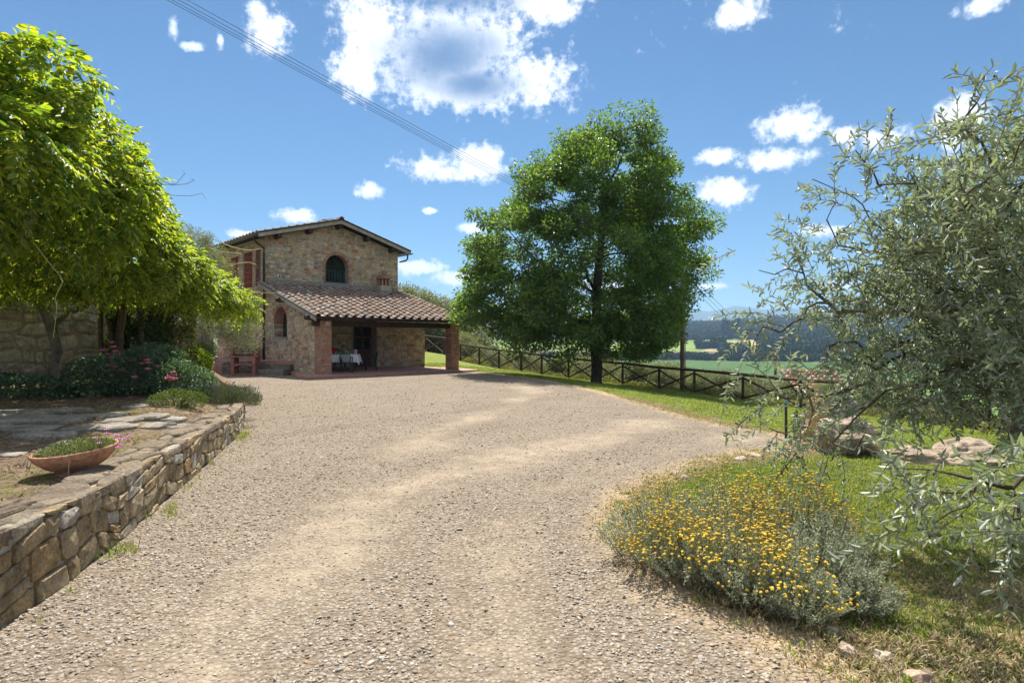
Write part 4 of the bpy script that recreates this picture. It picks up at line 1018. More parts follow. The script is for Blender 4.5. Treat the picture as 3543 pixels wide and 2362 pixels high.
# flagstones
m_flag = stone_mat('flagstone', [(0, (.24, .21, .17)), (.5, (.29, .26, .21)), (1, (.21, .185, .15))], .45, 16, .45)
fp = obj('flagstone_path', MB().box((-5.6, 8.1, .33), (.02, .02, .02)).mesh('flagstone_path'), m_flag, None, 'structure')
FL = [(90, 1437, 150, 12), (60, 1465, 130, 15), (225, 1462, 95, 12), (370, 1448, 70, 11), (110, 1486, 110, 13), (290, 1484, 80, 12), (430, 1462, 75, 11), (520, 1452, 65, 11),
      (400, 1482, 70, 12), (540, 1470, 55, 9), (590, 1450, 55, 8), (150, 1508, 120, 9), (20, 1560, 70, 9), (240, 1530, 60, 8), (610, 1466, 45, 8), (470, 1420, 40, 6), (520, 1408, 40, 5), (640, 1345, 85, 9), (230, 1432, 90, 7), (-60, 1450, 90, 14), (-80, 1490, 100, 14)]
for (x, y, hw, hh) in FL:
    c = pg(x, y, .47); rx = hw/FPX*c.y; y1 = pg(x, y-hh, .47).y; y0 = pg(x, y+hh, .47).y; ry = max((y1-y0)/2, .12); n = 9
    cy_ = (y0+y1)/2; z = bz1(c.x, cy_); P = []
    for i in range(n):
        t = 2*math.pi*(i+random.uniform(-.25, .25))/n; k = random.uniform(.82, 1.08); sq = max(abs(math.cos(t)), abs(math.sin(t)))**-.55
        P.append((c.x+rx*math.cos(t)*k*sq*.93, cy_+ry*math.sin(t)*k*sq*.93))
    tl = random.uniform(-.02, .02)
    stone(P, lambda a, b, d: (a, b, z-.01+d+tl*(a-c.x)), random.uniform(.028, .055), back=.06, round_=.07).build('flagstone', m_flag, fp)

# edging stones where gravel meets lawn
m_edge = stone_mat('edging_stone', [(0, (.42, .34, .26)), (.5, (.48, .42, .35)), (1, (.40, .28, .19))], .3, 18, .5)
EG = [(2880, 2185, 34, 'tan edging stone at the tip of the flowering shrub'), (2935, 2250, 44, 'pale edging stone in dry straw, left of a pair'), (3055, 2275, 44, 'pale edging stone in dry straw, right of a pair'),
      (3180, 2345, 60, 'half buried tan stone at the bottom edge of the lawn'), (2370, 1652, 22, 'small whitish stone on the lawn corner by the gravel'), (2330, 1640, 20, 'small bluish grey stone at the lawn corner'),
      (2610, 1575, 45, 'flat pinkish stone bordering the lawn near the boulders'), (2560, 1588, 30, 'low mossy stone bordering the lawn'), (2680, 1565, 34, 'pink stone edging beside the foot of the upright rock'), (2740, 1560, 24, 'small edging stone touching the upright rock')]
for (x, y, hw, lab) in EG:
    c = pg(x, y, .02); rx = hw/FPX*c.y; n = 9
    P = [(rx*math.cos(2*math.pi*i/n)*random.uniform(.8, 1.1), rx*.75*math.sin(2*math.pi*i/n)*random.uniform(.8, 1.1)) for i in range(n)]
    o = stone(P, lambda a, b, d: (a, b, d), .045 if rx < .07 else .05, back=.05, round_=.2).build('edging_stone', m_edge); o.location = (c.x, c.y, g1(c.x, c.y)); o.rotation_euler = (random.uniform(-.08, .08), random.uniform(-.08, .08), random.random()*3)
    tag(o, lab, 'stone', 'stones edging the lawn')

# boulders
def boulder(name, lab, c, r, m, seed, rot=0., sub=4, rough=.28, flat=0.):
    bm = bmesh.new(); bmesh.ops.create_icosphere(bm, subdivisions=sub, radius=1); rs = np.random.default_rng(seed)
    planes = [(unit(rs.normal(size=3)), rs.uniform(.62, .92)) for _ in range(14)]
    for v in bm.verts:
        p = np.array(v.co)
        for nrm, d in planes:
            k = p @ nrm-d
            if k > 0: p = p-nrm*k*.92
        p = p*(1+rough*.30*math.sin(p[0]*5+seed)*math.sin(p[1]*6+1)*math.sin(p[2]*5+2)+rough*.05*rs.normal()+rough*.10*math.sin(p[0]*13+p[2]*9)*math.sin(p[1]*11+p[2]*7+seed))
        v.co = (p[0]*r[0], p[1]*r[1], p[2]*r[2])
    me = bpy.data.meshes.new(name); bm.to_mesh(me); bm.free()
    o = obj(name, me, m); o.location = c; o.rotation_euler = (0, 0, rot); return tag(o, lab, 'rock')
m_rock = stone_mat('boulder_rock', [(0, (.33, .25, .18)), (.5, (.38, .30, .22)), (1, (.30, .23, .17))], .35, 9, .9)
m_rock2 = stone_mat('ochre_rock', [(0, (.42, .27, .11)), (1, (.46, .31, .15))], .5, 7, .9, .9, (.48, .44, .36))
boulder('upright_rock', 'upright ochre rock standing behind the boulder by the lawn', (4.58, 8.95, .24), (.30, .26, .50), m_rock2, 33, .3, rough=.55)
boulder('boulder', 'brown angular boulder in the grass under the olive branches', (4.50, 8.10, .14), (.46, .40, .40), m_rock, 8, .5, rough=.5)
boulder('flat_rock', 'broad flat pinkish rock lying beside the brown boulder', (5.15, 7.55, .0), (.55, .40, .17), m_rock, 15, -.12, rough=.5)
boulder('flat_rock', 'far half of the flat rock group with weathered ridges', (5.85, 7.65, .02), (.60, .45, .24), m_rock, 21, .4, rough=.5)
m_bark_d = stone_mat('old_stump_bark', [(0, (.13, .115, .10)), (.5, (.19, .175, .155)), (1, (.25, .235, .215))], .4, 18, 1., .95, (.30, .29, .28))
sp = thing('tree_stump', 'dark weathered tree stump leaning on the upright rock', 'stump', (4.95, 9.05, 0))
mb = MB(); V = []; n = 14
for k, (z, rr) in enumerate(((-.05, .27), (.12, .24), (.3, .22), (.48, .20), (.62, .17), (.68, .08))):
    for j in range(n):
        t = 2*math.pi*j/n; q = rr*(1+.22*math.sin(j*2.4+1)+.08*random.random()); V.append((q*math.cos(t)+.05*z, q*math.sin(t), z+(.07*math.sin(j*1.9) if k > 3 else 0)))
mb.add(V, [(i*n+j, i*n+(j+1) % n, (i+1)*n+(j+1) % n, (i+1)*n+j) for i in range(5) for j in range(n)]+[tuple(5*n+j for j in range(n))]); mb.build('trunk', m_bark_d, sp)
for k in range(5):
    t = k*1.25; MB().tube([(.22*math.cos(t), .22*math.sin(t), .18), (.42*math.cos(t), .42*math.sin(t), .02), (.55*math.cos(t+.2), .55*math.sin(t+.2), -.05)], [.09, .06, .02], 6).build('root', m_bark_d, sp)
gl = thing('garden_lamp', 'small turquoise capped garden lamp post beside the upright rock', 'lamp', (4.22, 9.2, 0))
MB().tube([(0, 0, 0), (0, 0, .55)], .02, 6).build('post', m_iron, gl); MB().lathe([(0, .60), (.025, .59), (.035, .555), (.012, .53)], 10).build('cap', plain_mat('turquoise', (.06, .28, .25), .4, .1, 4, 0), gl)

# ================================================================== fence
m_fence = stone_mat('stained_pole', [(0, (.055, .035, .026)), (.5, (.085, .055, .04)), (1, (.07, .045, .035))], .15, 14, .4, .8, (.2, .17, .14))
fence = thing('rail_fence', 'dark log rail fence with crossed braces along the lawn edge', 'fence', FP[0])
o0 = Vector(FP[0])
tops = []
for p in FP:
    b = Vector((p.x, p.y, g1(p.x, p.y))); t = b+Vector((random.uniform(-.015, .015), 0, 1.0)); tops.append((b, t))
    MB().tube([b-o0-Vector((0, 0, .25)), t-o0], [.062, .058], 8).build('post', m_fence, fence, smooth=False)
for (b0, t0), (b1, t1) in zip(tops[:-1], tops[1:]):
    MB().tube([t0-o0+Vector((0, 0, .05)), t1-o0+Vector((0, 0, .05))], .062, 8).build('top_rail', m_fence, fence)
    d = (b1-b0).normalized()*.07
    MB().tube([b0+d-o0+Vector((.0, -.03, .10)), t1-d-o0+Vector((0, -.03, -.10))], .043, 6).build('brace', m_fence, fence)
    MB().tube([b1-d-o0+Vector((.0, .05, .10)), t0+d-o0+Vector((0, .05, -.10))], .043, 6).build('brace', m_fence, fence)

# ================================================================== utility pole and wires
pole = px(2361, 1356, 28.3); ptop = px(2359, 935, 28.3)
up = thing('utility_pole', 'tall brown wooden utility pole behind the fence beside the oak', 'pole', (pole.x, pole.y, g1(pole.x, pole.y)-.1))
m_pole = plain_mat('pole_wood', (.21, .13, .085), .8, .3, 4, .4)
MB().tube([(0, 0, -.5), (0, 0, 3.5), (0, 0, ptop.z-up.location.z+.1)], [.11, .10, .085], 10).build('shaft', m_pole, up, smooth=True)
MB().box((0, -.02, ptop.z-up.location.z-.15), (.62, .06, .06)).build('crossarm', m_pole, up)
for i in range(4): MB().lathe([(0, .1), (.03, .09), (.035, .03), (.02, 0)], 8, (-.27+i*.18, -.02, ptop.z-up.location.z-.12)).build('insulator', m_white, up)
MB().tube([(.13, -.05, -.3), (.125, -.05, ptop.z-up.location.z-.4)], .018, 5).build('conduit', m_board, up)
m_wire = plain_mat('steel_wire', (.02, .02, .022), .9, .1, 3, 0, .1)
def wire(a, b, sag, lab, cat='cable', rad=.0055):
    a, b = Vector(a), Vector(b); n = 24; P = [a.lerp(b, i/n)-Vector((0, 0, sag*4*(i/n)*(1-i/n))) for i in range(n+1)]
    o = MB().tube([p-a for p in P], rad, 4).build('power_line', m_wire); o.location = a; tag(o, lab, cat, 'overhead wires')
for i, (x0, ln) in enumerate(((664, 'lowest'), (690, 'second lowest'), (722, 'second highest'), (760, 'highest'))):
    a = px(x0-8, 0, 12.0); q = ptop+Vector((-.27+i*.18, -.02, -.02)); d = (a-q); wire(q, q+d*1.9, .25+.03*i, '%s of the four wires running up left from the utility pole' % ln)
for i in range(3):
    q = ptop+Vector((-.2+i*.2, 0, -.02)); e = px(2590, 1150, 150); wire(q, e+Vector((i*.9, 0, i*.7)), 1.0, ('left', 'middle', 'right')[i]+' of three wires dropping from pole into the valley', rad=.016)
# ================================================================== oak
m_oakleaf = leaf_mat('oak_leaf', [(0, (.055, .10, .038)), (.3, (.08, .14, .048)), (.6, (.11, .175, .055)), (.85, (.145, .21, .062)), (1, (.19, .235, .07))], .48, .38, (1.9, 2.0, .6), .35)
m_bark = stone_mat('oak_bark', [(0, (.045, .036, .028)), (.5, (.065, .052, .04)), (1, (.085, .07, .055))], .25, 12, 1., .95, (.14, .13, .10))
def tree_bm(name, lab, cat, base, trunk, tips, r_tip, bark, parts=True, r_pow=.48, n=7, group=None, sag=.02, wob=.05, step=.5, rmax=None, flare=1.35):
    t = thing(name, lab, cat, base, 0, group); tr, br, ed = skeleton(trunk, tips, r_tip, r_pow, step, wob, sag, rmax)
    mb = MB(); R_ = list(tr[1]); R_[0] *= flare; mb.tube(tr[0], R_, 10); mb.build('trunk', bark, t, smooth=True)
    mb = MB()
    for P, Q in br: mb.tube(P, Q, 5 if Q[0] > .03 else 4 if Q[0] > .012 else 3, False)
    return t, mb, ed
OAK = [(.5, 0, 8.8, 2.9, 3.0, 2.7), (1.3, 0, 10.9, 1.5, 1.6, 1.6), (-.5, .3, 10.2, 1.3, 1.5, 1.5), (-1.9, 0, 8.0, 2.0, 2.5, 1.9), (-3.2, 0, 6.1, 2.5, 2.8, 2.0), (-4.3, .3, 4.2, 2.0, 2.4, 1.4), (-5.2, 0, 3.2, 1.3, 1.6, .9),
       (2.9, .6, 9.0, 1.4, 1.8, 1.6), (3.3, 1.2, 7.2, 2.0, 2.3, 1.8), (3.4, 2.9, 4.2, 1.8, 1.5, 1.8), (4.9, 2.9, 5.6, .9, 1.0, .8), (0, 0, 5.2, 3.6, 4.0, 2.7), (-1.3, -1.8, 3.2, 2.6, 2.3, 1.3), (1.4, -1.6, 3.2, 2.2, 2.3, 1.3), (-3.4, 0, 2.5, 1.6, 1.8, .8), (2.9, 2.8, 2.3, 1.7, 1.4, 1.1),
       (-2.5, 0, 9.3, 1.0, 1.1, .9), (-1.4, -.5, 2.2, 2.2, 2.0, .8), (1.4, -.6, 2.0, 1.9, 2.0, .8), (4.2, 1.6, 7.6, .8, .9, .7), (-4.9, 0, 5.6, .9, 1.1, .8)]
ob = px(2063, 1322, 27.6); oz = g1(ob.x, ob.y)
OE = [(a, b, c-oz+(-.4), d, e_, f) for a, b, c, d, e_, f in OAK]
tips1, nrm1 = in_ell(OE, 330, .74); tips2, nrm2 = in_ell(OE, 90, .0)
to_, no_ = in_ell(OE, 120, .96); to_ = to_+no_*rng.uniform(.1, .7, (120, 1))*np.array([1, 1, .8])
tips = np.concatenate([tips1, tips2, to_]); trunk = [(0, 0, -.25), (.0, 0, .2), (.03, 0, .9), (-.04, 0, 1.8), (.06, .05, 2.8), (.0, 0, 4.2), (.15, .05, 5.8), (.3, 0, 7.4), (.5, 0, 9.0)]
oak, obr, oed = tree_bm('oak_tree', 'large spreading green oak on the lawn edge at the fence', 'tree', (ob.x, ob.y, oz), trunk, tips, .011, m_bark, n=8, r_pow=.5, rmax=.30)
obr.build('branches', m_bark, oak, smooth=True)
def clump_leaves(tips, nl, rad, L, Wd, dirs=None, up=.35, jit=1., quads=1, fold=.2):
    T = np.repeat(tips, nl, 0); n = len(T); off = rand_dir(n)*(rng.random((n, 1))**.45)*np.asarray(rad).reshape(-1, 1 if np.ndim(rad) < 2 else 3)
    P = T+off; D = unit(off)+rand_dir(n)*.7*jit; N = rand_dir(n)*.75+np.array([0, 0, up])
    return leaf_arrays(P, D, N, L*rng.uniform(.7, 1.25, n), Wd*rng.uniform(.75, 1.2, n), fold, .15, quads)
allt = np.concatenate([tips, in_ell(OE, 300, .70)[0]]); NL = 175; cr_ = np.stack([rng.uniform(.36, .72, len(allt))]*3, 1)*np.array([1.1, 1.1, .72])
V, F = clump_leaves(allt, NL, np.repeat(cr_, NL, 0), .145, .09, up=.5)
obj('crown', fast_mesh('crown', V, F), m_oakleaf, oak)

# ================================================================== olive trees
M_OL = [(0, (.13, .155, .105)), (.3, (.195, .225, .15)), (.55, (.26, .29, .20)), (.8, (.32, .345, .24)), (1, (.38, .385, .25))]
m_olive = leaf_mat('olive_leaf', M_OL, .30, .38, (1.35, 1.55, .85), .35, (.40, .43, .37))
m_olive_far = leaf_mat('far_olive_leaf', [(0, (.10, .12, .065)), (.5, (.16, .18, .095)), (1, (.24, .25, .14))], .35, .5, (1.6, 1.6, .65), .4, (.32, .33, .25))
m_olbark = stone_mat('olive_bark', [(0, (.13, .105, .08)), (.5, (.18, .15, .115)), (1, (.23, .195, .155))], .3, 14, .9, .95, (.25, .23, .2))
# foreground olive at the right: trunk outside the frame, boughs hanging into it
OB = Vector((4.85, 4.6, 0))
OLW = [(3.75, 4.4, 1.75, 1.05, .75, .75), (4.3, 4.9, 2.2, 1.2, 1.0, .8), (3.2, 4.2, 2.3, .6, .55, .4), (3.25, 3.75, 2.65, .45, .3, .35), (3.5, 4.3, 1.3, .5, .45, .3),
       (5.4, 4.3, 2.2, .8, .8, .6), (3.6, 3.7, 1.6, .55, .4, .55)]
OLW += [(3.05, 4.4, 1.6, .6, .5, .6), (3.05, 4.25, 2.15, .5, .45, .4), (3.15, 3.55, 1.35, .5, .3, .5), (3.2, 3.5, 2.3, .5, .3, .5)]
OLW += [(2.75, 4.6, 1.75, .5, .4, .45), (2.95, 4.5, 1.3, .5, .45, .3), (2.6, 4.75, 1.35, .35, .35, .25), (2.78, 3.35, 2.72, .30, .28, .22), (3.0, 3.6, 2.45, .35, .3, .3)]
OLE = [(a-OB.x, b-OB.y, c, d, e_, f) for a, b, c, d, e_, f in OLW]
tA, _ = in_ell(OLE, 215, .3); tB, _ = in_ell(OLE, 140, .8)
tipsO = np.concatenate([tA, tB])
# long shoots that reach out of the crown, where the photograph shows them
def sh(x, y, Y): p = px(x, y, Y*.70)-OB; return (p.x, p.y, p.z)
SHOOT = [sh(2625, 935, 7.0), sh(2680, 950, 7.0), sh(2700, 990, 6.8), sh(2760, 900, 6.9), sh(2860, 760, 6.6), sh(2890, 700, 6.5), sh(2960, 520, 6.4), sh(2990, 560, 6.4), sh(3060, 470, 6.2), sh(3150, 600, 6.2), sh(3260, 480, 6.0), sh(3330, 440, 5.6),
         sh(2610, 1180, 7.2), sh(2570, 1150, 7.3), sh(2600, 1230, 7.2), sh(2580, 1260, 7.4), sh(2650, 1300, 7.2), sh(2660, 1480, 7.0), sh(2720, 1500, 6.9), sh(2640, 1560, 6.8), sh(2700, 1640, 6.6), sh(2760, 1560, 6.6), sh(2800, 1470, 6.8),
         sh(2830, 1700, 6.2), sh(3120, 1620, 4.6), sh(3160, 1690, 4.5), sh(3200, 1760, 4.4), sh(3240, 1700, 4.3), sh(3300, 1640, 4.4), sh(3350, 1750, 4.2), sh(3230, 1810, 4.2), sh(3440, 1880, 4.0), sh(3480, 1820, 4.0), sh(3530, 1790, 4.0), sh(3400, 1840, 4.1), sh(3360, 1650, 4.3),
         sh(3500, 1690, 4.2), sh(2960, 1560, 5.6), sh(3050, 1500, 5.0), sh(2880, 1530, 5.9), sh(2810, 620, 6.8), sh(2720, 930, 7.0), sh(2790, 985, 6.9), sh(2700, 1150, 7.0), sh(2640, 1130, 7.1), sh(2745, 1240, 6.9), sh(2900, 850, 6.7), sh(2950, 680, 6.6), sh(3010, 760, 6.5), sh(3040, 640, 6.4), sh(2830, 1020, 6.8), sh(2900, 1080, 6.7), sh(2780, 1100, 6.9), sh(2870, 1200, 6.8), sh(2800, 1280, 6.8), sh(2950, 1250, 6.5), sh(2960, 960, 6.6), sh(2900, 940, 6.7), sh(3010, 880, 6.5), sh(2760, 1380, 6.9), sh(2700, 1370, 7.0), sh(2860, 1370, 6.7)]
tipsO = np.concatenate([tipsO, np.array(SHOOT)])
olv, olbr, oled = tree_bm('olive_tree', 'old olive tree at the right, grey green branches hanging over lawn', 'tree', OB, [(0, 0, -.1), (.05, 0, .3), (-.05, 0, .7), (-.15, 0, 1.0), (-.35, 0, 1.35), (-.6, 0, 1.7)], tipsO, .0042, m_olbark, r_pow=.47, step=.3, wob=.06, sag=.03, rmax=.22)
TW = MB(); LP, LD, LN_, LL, LW = [], [], [], [], []
for i, t in enumerate(tipsO):
    ed = unit(np.array(oled[i])); ns = 5 if i < len(tipsO)-len(SHOOT) else 3
    for k in range(ns):
        L = rng.uniform(.22, .44); d = unit(ed*.7+rng.normal(size=3)*.75+np.array([0, 0, .28 if t[2] > 1.6 else -.12])); p0 = t-ed*rng.uniform(0, .35)+rng.normal(size=3)*.10; c1 = p0+d*L*.5+rng.normal(size=3)*.012; p1 = p0+d*L+np.array([0, 0, -.05])
        TW.tube([p0, c1, p1], [.0032, .0026, .0016], 3, False)
        m = int(L/.030); a = unit(np.cross(d, rng.normal(size=3)))
        for s in range(m):
            f = (s+.6)/m; q = p0*(1-f)**2+2*c1*f*(1-f)+p1*f*f; b = unit(np.cross(d, a)); ax = a if s % 2 == 0 else b
            for sg in (-1, 1):
                if rng.random() < .12: continue
                LP.append(q); LD.append(unit(ax*sg*.9+d*.75+rng.normal(size=3)*.28)); LN_.append(d*.6+rng.normal(size=3)*.5+np.array([0, 0, .35])); LL.append(rng.uniform(.045, .078)); LW.append(rng.uniform(.0145, .021))
olbr.build('branches', m_olbark, olv, smooth=True)
TW.build('twigs', plain_mat('olive_twig', (.17, .155, .115), .8, .2, 4, 0), olv, 'stuff', recalc=False)
LP, LD, LN_, LL, LW = map(np.array, (LP, LD, LN_, LL, LW))
def split_leaves(parent, P, D, N, L, Wd, m, name_leaf, name_mass, nbig=300, fold=.18, curl=.12, loc=Vector((0, 0, 0)), frame=True):
    """the 300 leaves that show largest are pieces of their own, the others one mass"""
    Wp = P+np.array(loc); dist = np.linalg.norm(Wp-np.array([0, 0, CAMZ]), axis=1); k = np.abs(Wp[:, 0]/np.maximum(Wp[:, 1], .1)); kz = np.abs((Wp[:, 2]-CAMZ)/np.maximum(Wp[:, 1], .1))
    vis = (Wp[:, 1] > .5) & (k < .86) & (kz < .57); score = np.where(vis, L/dist, 0); order = np.argsort(-score)
    cand = order[:nbig*6]; big = rng.choice(cand, nbig, replace=False); mask = np.ones(len(P), bool); mask[big] = False
    V, F = leaf_arrays(np.zeros((1, 3)), np.array([[0, 1., 0]]), np.array([[0, 0, 1.]]), np.array([1.]), np.array([.26 if name_leaf == 'leaf' else .3]), fold, curl, 2)
    bm_ = fast_mesh(name_leaf, V, F); bm_.materials.append(m)
    Dn = unit(D); S = unit(np.cross(Dn, N)); U = unit(np.cross(S, Dn))
    for i in big:
        o = bpy.data.objects.new(name_leaf, bm_); COL.objects.link(o); o.parent = parent; s = L[i]; sx = Wd[i]/.26
        o.matrix_local = Matrix(((S[i][0]*sx, Dn[i][0]*s, U[i][0]*s, P[i][0]), (S[i][1]*sx, Dn[i][1]*s, U[i][1]*s, P[i][1]), (S[i][2]*sx, Dn[i][2]*s, U[i][2]*s, P[i][2]), (0, 0, 0, 1)))
    V, F = leaf_arrays(P[mask], D[mask], N[mask], L[mask], Wd[mask], fold, curl, 2)
    return obj(name_mass, fast_mesh(name_mass, V, F), m, parent, 'stuff')
split_leaves(olv, LP, LD, LN_, LL, LW, m_olive, 'leaf', 'foliage', 300, loc=OB)
fr = rng.choice(len(LP), 700, replace=False); ico = bmesh.new(); bmesh.ops.create_icosphere(ico, subdivisions=1, radius=.0065); iv = np.array([v.co[:] for v in ico.verts]); fi = np.array([[v.index for v in f.verts] for f in ico.faces]); ico.free()
V = (LP[fr][:, None, :]+rng.normal(size=(700, 1, 3))*.012+iv[None]*np.array([1, 1, 1.35])).reshape(-1, 3); F = (np.arange(700)[:, None, None]*len(iv)+fi[None]).reshape(-1, 3)
obj('olives', fast_mesh('olives', V, F), plain_mat('green_olive', (.05, .065, .03), .4, .3, 20, 0), olv, 'stuff')

def small_olive(name, lab, base, E, ntip, nl, leafL, m, trunk, group=None, rt=.006, leafW=.02):
    tips, _ = in_ell(E, ntip, .35); t, mb, ed = tree_bm(name, lab, 'tree', base, trunk, tips, rt, m_olbark, r_pow=.52, group=group, wob=.08)
    mb.build('branches', m_olbark, t, smooth=True)
    T2, _ = in_ell(E, ntip*2, .6); V, F = clump_leaves(np.concatenate([tips, T2]), nl, .22, leafL, leafW, quads=1)
    obj('crown', fast_mesh('crown', V, F), m, t); return t
small_olive('garden_olive_tree', 'olive with thick trunk at the far right edge of the lawn', (9.0, 10.6, g1(9., 10.6)), [(.2, 0, 2.4, 1.5, 1.4, .8), (-.6, 0, 2.0, 1.0, 1.0, .6)], 150, 34, .06, m_olive_far, [(0, 0, -.1), (.1, 0, .5), (-.1, 0, 1.0), (.1, 0, 1.6)], leafW=.016, rt=.012)
so = (-10.55, 20.3)
small_olive('small_olive_tree', 'small olive tree in front of the house side wall', (so[0], so[1], bz1(*so)), [(.3, 0, 1.75, 1.3, 1.2, .85), (1.2, -.2, 1.6, .9, .9, .75), (-.5, .2, 1.9, 1.0, 1.0, .75), (1.5, -.3, 1.0, .6, .6, .45)], 190, 34, .07, m_olive_far, [(0, 0, -.1), (.06, 0, .4), (.0, .05, .8), (.15, 0, 1.2)], leafW=.024)
small_olive('tall_olive_tree', 'taller olive top showing above the wisteria left of the roof', (-15.2, 27.6, .5), [(.2, 0, 4.6, 1.8, 1.6, 1.6), (1.2, 0, 4.0, 1.2, 1.2, 1.3), (.3, 0, 5.6, .9, .9, .8)], 170, 40, .09, m_olive_far, [(0, 0, -.1), (.1, 0, 1.2), (.0, 0, 2.4), (.2, 0, 3.4)], leafW=.035)
# olive grove below the fence
gro = None
GROVE = ((1440, 47, 985), (1530, 50, 1035), (1600, 44, 1150), (1690, 41, 1200), (1765, 43, 1212), (1840, 39, 1222), (1935, 38, 1228), (2030, 36.5, 1232), (2110, 37, 1236), (2210, 35.5, 1243), (2290, 34.5, 1256), (2340, 37.5, 1250), (2440, 33, 1280), (2530, 32, 1290), (2630, 29.5, 1300), (2740, 28, 1300), (2860, 26, 1312), (3000, 23.5, 1335), (3160, 22, 1350), (1500, 46, 1070), (1400, 52, 995), (2020, 43, 1218), (2480, 40, 1280), (3330, 19, 1372))
for i, (x, Y, yt_) in enumerate(GROVE):
    X_ = (x-CX)/FPX*Y; z = g1(X_, Y)
    if gro is None:
        gro = small_olive('grove_olive_tree', '', (0, 0, 0), [(0, 0, 1.9, 1.15, 1.15, .8), (.5, .2, 1.5, .9, .9, .7), (-.5, -.1, 1.6, .9, .9, .75), (.1, -.3, 2.4, .6, .6, .5)], 200, 44, .085, m_olive_far, [(0, 0, -.3), (.08, 0, .4), (-.05, .05, .8), (.05, 0, 1.2)], leafW=.034); t = gro
    else: t = copy_tree(gro)
    s = min(max((1.5-(yt_-CY)/FPX*Y-z)/3.0, .5), 2.6)
    t.location = (X_, Y, z); t.scale = (s*random.uniform(1.0, 1.35), s*random.uniform(1.0, 1.3), s); t.rotation_euler = (0, 0, random.random()*6.28)
    if x in (1440, 1530, 1400, 1500): tag(t, {1440: 'silvery olive tree rising just behind the right roof corner of the porch', 1530: 'tallest silvery olive tree between the house and the oak', 1400: 'olive tree half hidden by the gable wall', 1500: 'low olive tree seen under the porch roof past the room wall'}[x], 'tree', 'olive trees beyond the fence')
    else:
        xs_ = sorted(q[0] for q in GROVE if q[0] not in (1440, 1530, 1400, 1500)); lf = [q for q in xs_ if q < 2063][::-1]; rt_ = [q for q in xs_ if q > 2063]
        k_ = (lf.index(x), 'left') if x < 2063 else (rt_.index(x), 'right'); ow = ('nearest', 'second', 'third', 'fourth', 'fifth', 'sixth', 'seventh', 'eighth', 'ninth', 'tenth', 'eleventh', 'twelfth', 'thirteenth', 'fourteenth')[k_[0]]
        tag(t, '%s bushy olive to the %s of the oak trunk, below the log fence' % (ow, k_[1]), 'tree', 'olive trees beyond the fence')

# ================================================================== wisteria
m_wist = leaf_mat('wisteria_leaf', [(0, (.06, .115, .026)), (.25, (.11, .18, .034)), (.55, (.18, .245, .042)), (.8, (.25, .29, .05)), (.97, (.31, .325, .07)), (1, (.36, .34, .10))], .55, .45, (2.05, 2.0, .5), .35)
WB = Vector((-9.25, 12.1, 0)); wz = bz1(WB.x, WB.y)
WE_ = [(-6.4, 6.5, 3.75, 1.5, 1.2, 1.15), (-6.25, 8.1, 3.65, 1.2, 1.1, 1.05), (-7.1, 10.2, 3.2, 1.25, 1.4, .85), (-7.6, 12.0, 3.05, 1.3, 1.4, .62), (-7.9, 13.6, 2.88, 1.2, 1.3, .42), (-8.0, 15.0, 2.72, 1.0, 1.1, .28), (-7.9, 16.1, 2.58, .7, .85, .20),
       (-9.0, 8.0, 3.5, 1.6, 2.2, .9), (-9.4, 11.0, 3.15, 1.5, 2.4, .75)]
rw = np.random.default_rng(5); base_ = list(WE_)
for k in range(46):                # ragged lobes, shoots and hanging skirts
    a, b, c, d, e_, f = base_[rw.integers(0, 7)]; t = rw.normal(size=3); t /= np.linalg.norm(t); t[2] = t[2] if t[2] > -.45 else -t[2]; t[0] = abs(t[0])*.8+t[0]*.2; t[1] -= .2; q = rw.uniform(.22, .5)
    WE_.append((a+t[0]*d*1.02, b+t[1]*e_*1.02, c+t[2]*f*1.02, q, q, q*(.7 if t[2] > -.2 else 1.25)))
WL = [(a-WB.x, b-WB.y, c-wz, d, e_, f) for a, b, c, d, e_, f in WE_]
tw_, _ = in_ell(WL, 260, .3)
wis, wbr, wed = tree_bm('wisteria', 'huge bright green wisteria sprawling over the stone wall', 'climber', (WB.x, WB.y, wz), [(0, 0, -.15), (-.06, 0, .25), (.02, .03, .7), (-.08, .0, 1.2), (-.25, -.05, 1.7), (-.1, -.2, 2.2)], tw_, .0055, m_olbark, r_pow=.52, step=.4, wob=.09, rmax=.17, flare=1.5)
m_vine = stone_mat('vine_bark', [(0, (.12, .085, .055)), (.5, (.17, .125, .085)), (1, (.21, .16, .115))], .3, 16, .9, .95, (.26, .22, .18))
wbr.build('branches', m_vine, wis, smooth=True)
for k in range(13):      # twisted stems
    x = random.uniform(.15, .75) if k < 9 else random.uniform(-2.2, -.8); y = random.uniform(.6, 1.6) if k < 9 else random.uniform(-1.6, -.4); r0 = random.uniform(.03, .075); lean = random.uniform(-.5, .55); P = []
    for s in range(7):
        f = s/6; P.append((x+(1.2-x)*.2*(1-f)+lean*f+.10*math.sin(f*5+k), y+.3*f+.08*math.cos(f*6+k), -.1+2.5*f))
    if k >= 9: P = [(x-.9+.35*s, y-.5+.3*s+.05*math.sin(s*2+k), .9+.12*s*s*.5+.1*k*.3) for s in range(6)]
    MB().tube(P, [r0*(1-.35*i/len(P)) for i in range(len(P))], 7).build('stem', m_vine, wis, smooth=True)
NS = 7600
Pp, Nn = in_ell(WL, NS, .80); P2, N2 = in_ell(WL, 2600, .35)
Pp = np.concatenate([Pp, P2]); Nn = np.concatenate([Nn, N2])
D = unit(Nn*np.array([1, 1, .5])+rng.normal(size=Nn.shape)*.75+np.array([.2, -.15, .0])); LP, LD, LN_, LL, LW = [], [], [], [], []
